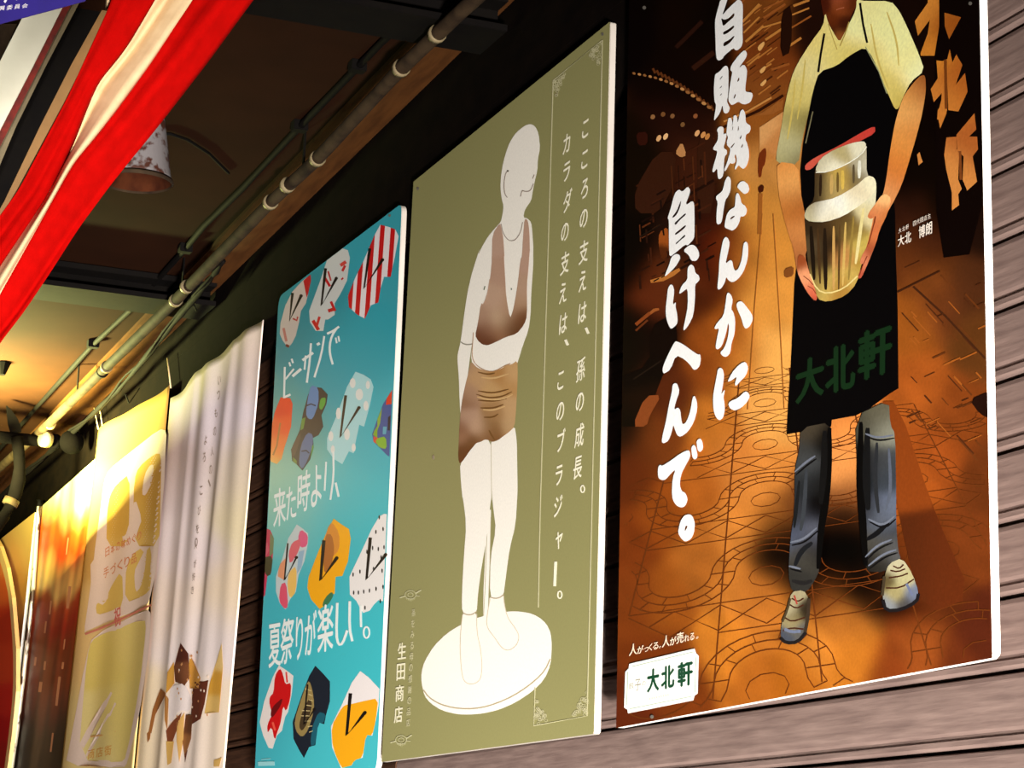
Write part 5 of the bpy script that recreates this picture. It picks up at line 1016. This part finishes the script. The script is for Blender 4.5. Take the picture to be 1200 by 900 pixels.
co.poly(X8([(135, 290), (150, 270), (180, 270), (185, 230), (235, 150), (240, 290), (190, 310), (140, 325)]), (204, 172, 90), 1); co.poly(X8([(245, 280), (250, 130), (300, 70), (320, 90), (345, 60), (345, 220), (320, 250)]), (206, 172, 90), 1)
co.poly(X8([(285, 240), (280, 160), (300, 120), (330, 60), (320, 160), (305, 220)]), PL_, 2)
co.poly(X8([(115, 110), (180, 120), (190, 210), (170, 290), (130, 270), (118, 220)]), PL_, 2)
co.poly(X8([(20, 890), (40, 800), (100, 480), (125, 400), (330, 300), (345, 320), (335, 460), (300, 700), (255, 880), (240, 900)]), PL_, 0)
co.poly(X8([(70, 870), (95, 560), (110, 440), (135, 405), (320, 335), (325, 380), (300, 600), (250, 860), (230, 880)]), [(110, 760, (208, 186, 100)), (150, 740, (212, 190, 110)), (140, 850, (210, 190, 110)), (110, 860, (214, 196, 130))], 1)
co.poly(X8([(190, 610), (200, 620), (90, 830), (60, 860), (70, 810)]), PL_, 2); co.poly(X8([(205, 650), (215, 660), (110, 850), (85, 870)]), PL_, 2)
co.stroke(X8([(95, 396), (160, 372), (240, 335), (345, 285)]), 2.3, (196, 116, 96), 3, sm=1); co.stroke(X8([(115, 782), (160, 776), (210, 762)]), 1.8, (206, 156, 90), 3)
RT = (196, 120, 76)
for k_, ch in enumerate('日本の味めぐり'): x, y = 172+k_*20, 96-k_*10; co.quad_text(ch, X8([(x, y-22), (x+15, y-32), (x+15, y), (x, y+10)]), RT, 3, .02)
for k_, ch in enumerate('手づくり品'): x, y = 165+k_*26, 172-k_*13; co.quad_text(ch, X8([(x, y-24), (x+20, y-34), (x+20, y+4), (x, y+14)]), RT, 3, .02)
co.quad_text('祝', X8([(205, 300), (230, 288), (230, 360), (205, 370)]), (200, 100, 90), 4, .02)
for k_, ch in enumerate('商店街'): x, y = 105+k_*32, 850-k_*6; co.quad_text(ch, X8([(x, y-20), (x+26, y-26), (x+24, y+12), (x, y+18)]), (206, 150, 70), 3, .02)
co.build('printed_lettering', olive, CLOTHPRINT, stuff=True)
for x0_, y0_ in [((117, 503), (113, 478)), ((122, 500), (119, 476)), ((202, 455), (199, 420))]:
    tube('cord', [onY(*x0_)+Vector((0, -.004, 0)), onY(*y0_)+Vector((0, -.006, 0))], .0018, M_CREAM, olive, 6)

# ================================================================== far glossy poster, pole, tan and red posters
QF = [(46, 596), (117, 533), (72, 930), (10, 940)]
far1, q = poster('glossy_red_brown_poster', 'glossy poster in red to dark brown, lamp glare painted pale at the top, left of the yellow banner', QF, [.004]*4)
r3 = np.random.default_rng(5); st = r3.uniform(0, 1, 60)
def farcol(P):  # lamp glare at the top and glossy reflection streaks put into the colour
    W = [np.array(p) for p in QF]; y = P[:, 1]; x = P[:, 0]
    s_ = (y-540)/(920-540); xl = 48-.115*(y-590)+0; u = (x-xl)/(70-.02*(y-600))
    yy = y+7*np.sin(u*9)+5*np.sin(u*23+1)
    st_ = [(520, (255, 250, 190)), (590, (250, 232, 160)), (606, (190, 150, 84)), (622, (226, 84, 24)), (645, (232, 78, 20)), (668, (226, 160, 84)), (690, (230, 180, 100)), (706, (170, 70, 30)), (730, (150, 34, 14)), (760, (128, 54, 18)), (810, (120, 50, 20)), (840, (84, 34, 16)), (860, (48, 30, 14)), (920, (34, 22, 12))]
    R = lin([c for _, c in st_]); ys = np.array([a for a, _ in st_])
    c = np.stack([np.interp(yy, ys, R[:, k]) for k in range(3)], 1)
    return c*(1+.25*np.sin(u*31)+.15*np.sin(u*57+y*.02))[:, None]
grid_sheet(far1, QF, 46, 60, farcol, 1.0, 'printed_picture', GLOSS, 1)
fs_ = Art(1.0, base=8, clip=QF)  # pale reflection streaks painted onto the glossy sheet
for x, y, l_, wd_ in [(82, 700, 26, 4), (54, 735, 14, 2.5), (53, 780, 10, 3), (48, 805, 12, 4.5), (70, 810, 34, 3.6), (74, 780, 8, 3), (76, 755, 12, 2), (60, 712, 16, 2.5), (42, 775, 10, 3), (62, 870, 22, 2.5), (92, 730, 8, 3), (80, 640, 20, 2)]:
    fs_.stroke([(x, y-l_/2), (x-l_*.12, y+l_/2)], wd_, (206, 140, 96), 0, taper=True)
fs_.build('painted_reflections', far1, GLOSS, stuff=True)
po_ = thing('edge_pole', 'slim white metal pole with painted reflections standing between the two far glossy posters', 'pole', onY(20, 880, -.02))
pq = [onY(x, y, -.012) for x, y in [(46, 592), (42, 640), (38, 700), (30, 770), (22, 840), (13, 905), (8, 940)]]
M_POLE = mat('reflection_dashed_pole', (70, 50, 36), .4, .3, c2=(206, 196, 170), scale=60, stretch=(1, 1, .35), detail=3, thr=(.42, .5))  # reflections along the pole painted as pale dashes
tube('pole', subdiv(pq, 6), .0065, M_POLE, po_, 10, .1)
tube('cap', [pq[0]+Vector((0, 0, -.004)), pq[0]+Vector((0, 0, .012)), pq[0]+Vector((-.02, -.004, .02))], [.0075, .006, .003], M_BLACK, po_, 10)
QP = [(-6, 637), (41, 600), (6, 930), (-22, 935)]
tan, q = poster('tan_board', 'plain tan board behind the white pole at the far left', QP, [.003]*4)
grid_sheet(tan, QP, 10, 20, [(20, 640, (210, 160, 90)), (36, 620, (220, 176, 100)), (20, 700, (190, 140, 66)), (25, 760, (140, 80, 30)), (10, 820, (120, 40, 20))], 1.0, 'painted_face', GLOSS, 1)
QR = [(-60, 640), (8, 632), (14, 905), (-60, 925)]
rp = [(-14, 618), (-7, 628), (0, 640), (8, 665), (14, 700), (19, 760), (19, 810), (14, 860), (8, 905), (4, 940), (-14, 940)]
redt = thing('red_signboard', 'red signboard with a rounded pale rim at the far left edge', 'signboard', onY(0, 900, -.05))
def flat_board(name, px, Y, th, mat, parent):
    v = [onY(x, y, Y) for x, y in px]; n = len(v); v2 = [p+Vector((0, th, 0)) for p in v]
    return mesh_obj(name, v+v2, [tuple(range(n)), tuple(range(2*n-1, n-1, -1))]+[(i, (i+1) % n, n+(i+1) % n, n+i) for i in range(n)], mat, parent)
flat_board('board', rp, -.05, .012, mat('pale_rim', (240, 190, 120), .5), redt)
rf = Art(1.0, base=4, Y=-.05); rf.poly([(x-3.6 if x > -10 else x, y+(7 if y < 700 else 0)) for x, y in rp], [(5, 690, (226, 96, 40)), (10, 730, (216, 60, 24)), (5, 780, (226, 70, 30)), (12, 820, (214, 40, 24)), (0, 860, (190, 20, 18)), (8, 880, (170, 24, 18)), (4, 660, (236, 130, 60))], 0, step=4); rf.build('red_face', redt, GLOSS)
tube('stand_off', [onY(8, 760, -.0385), onY(8, 760, -.0015)], .008, M_BLACK, redt)
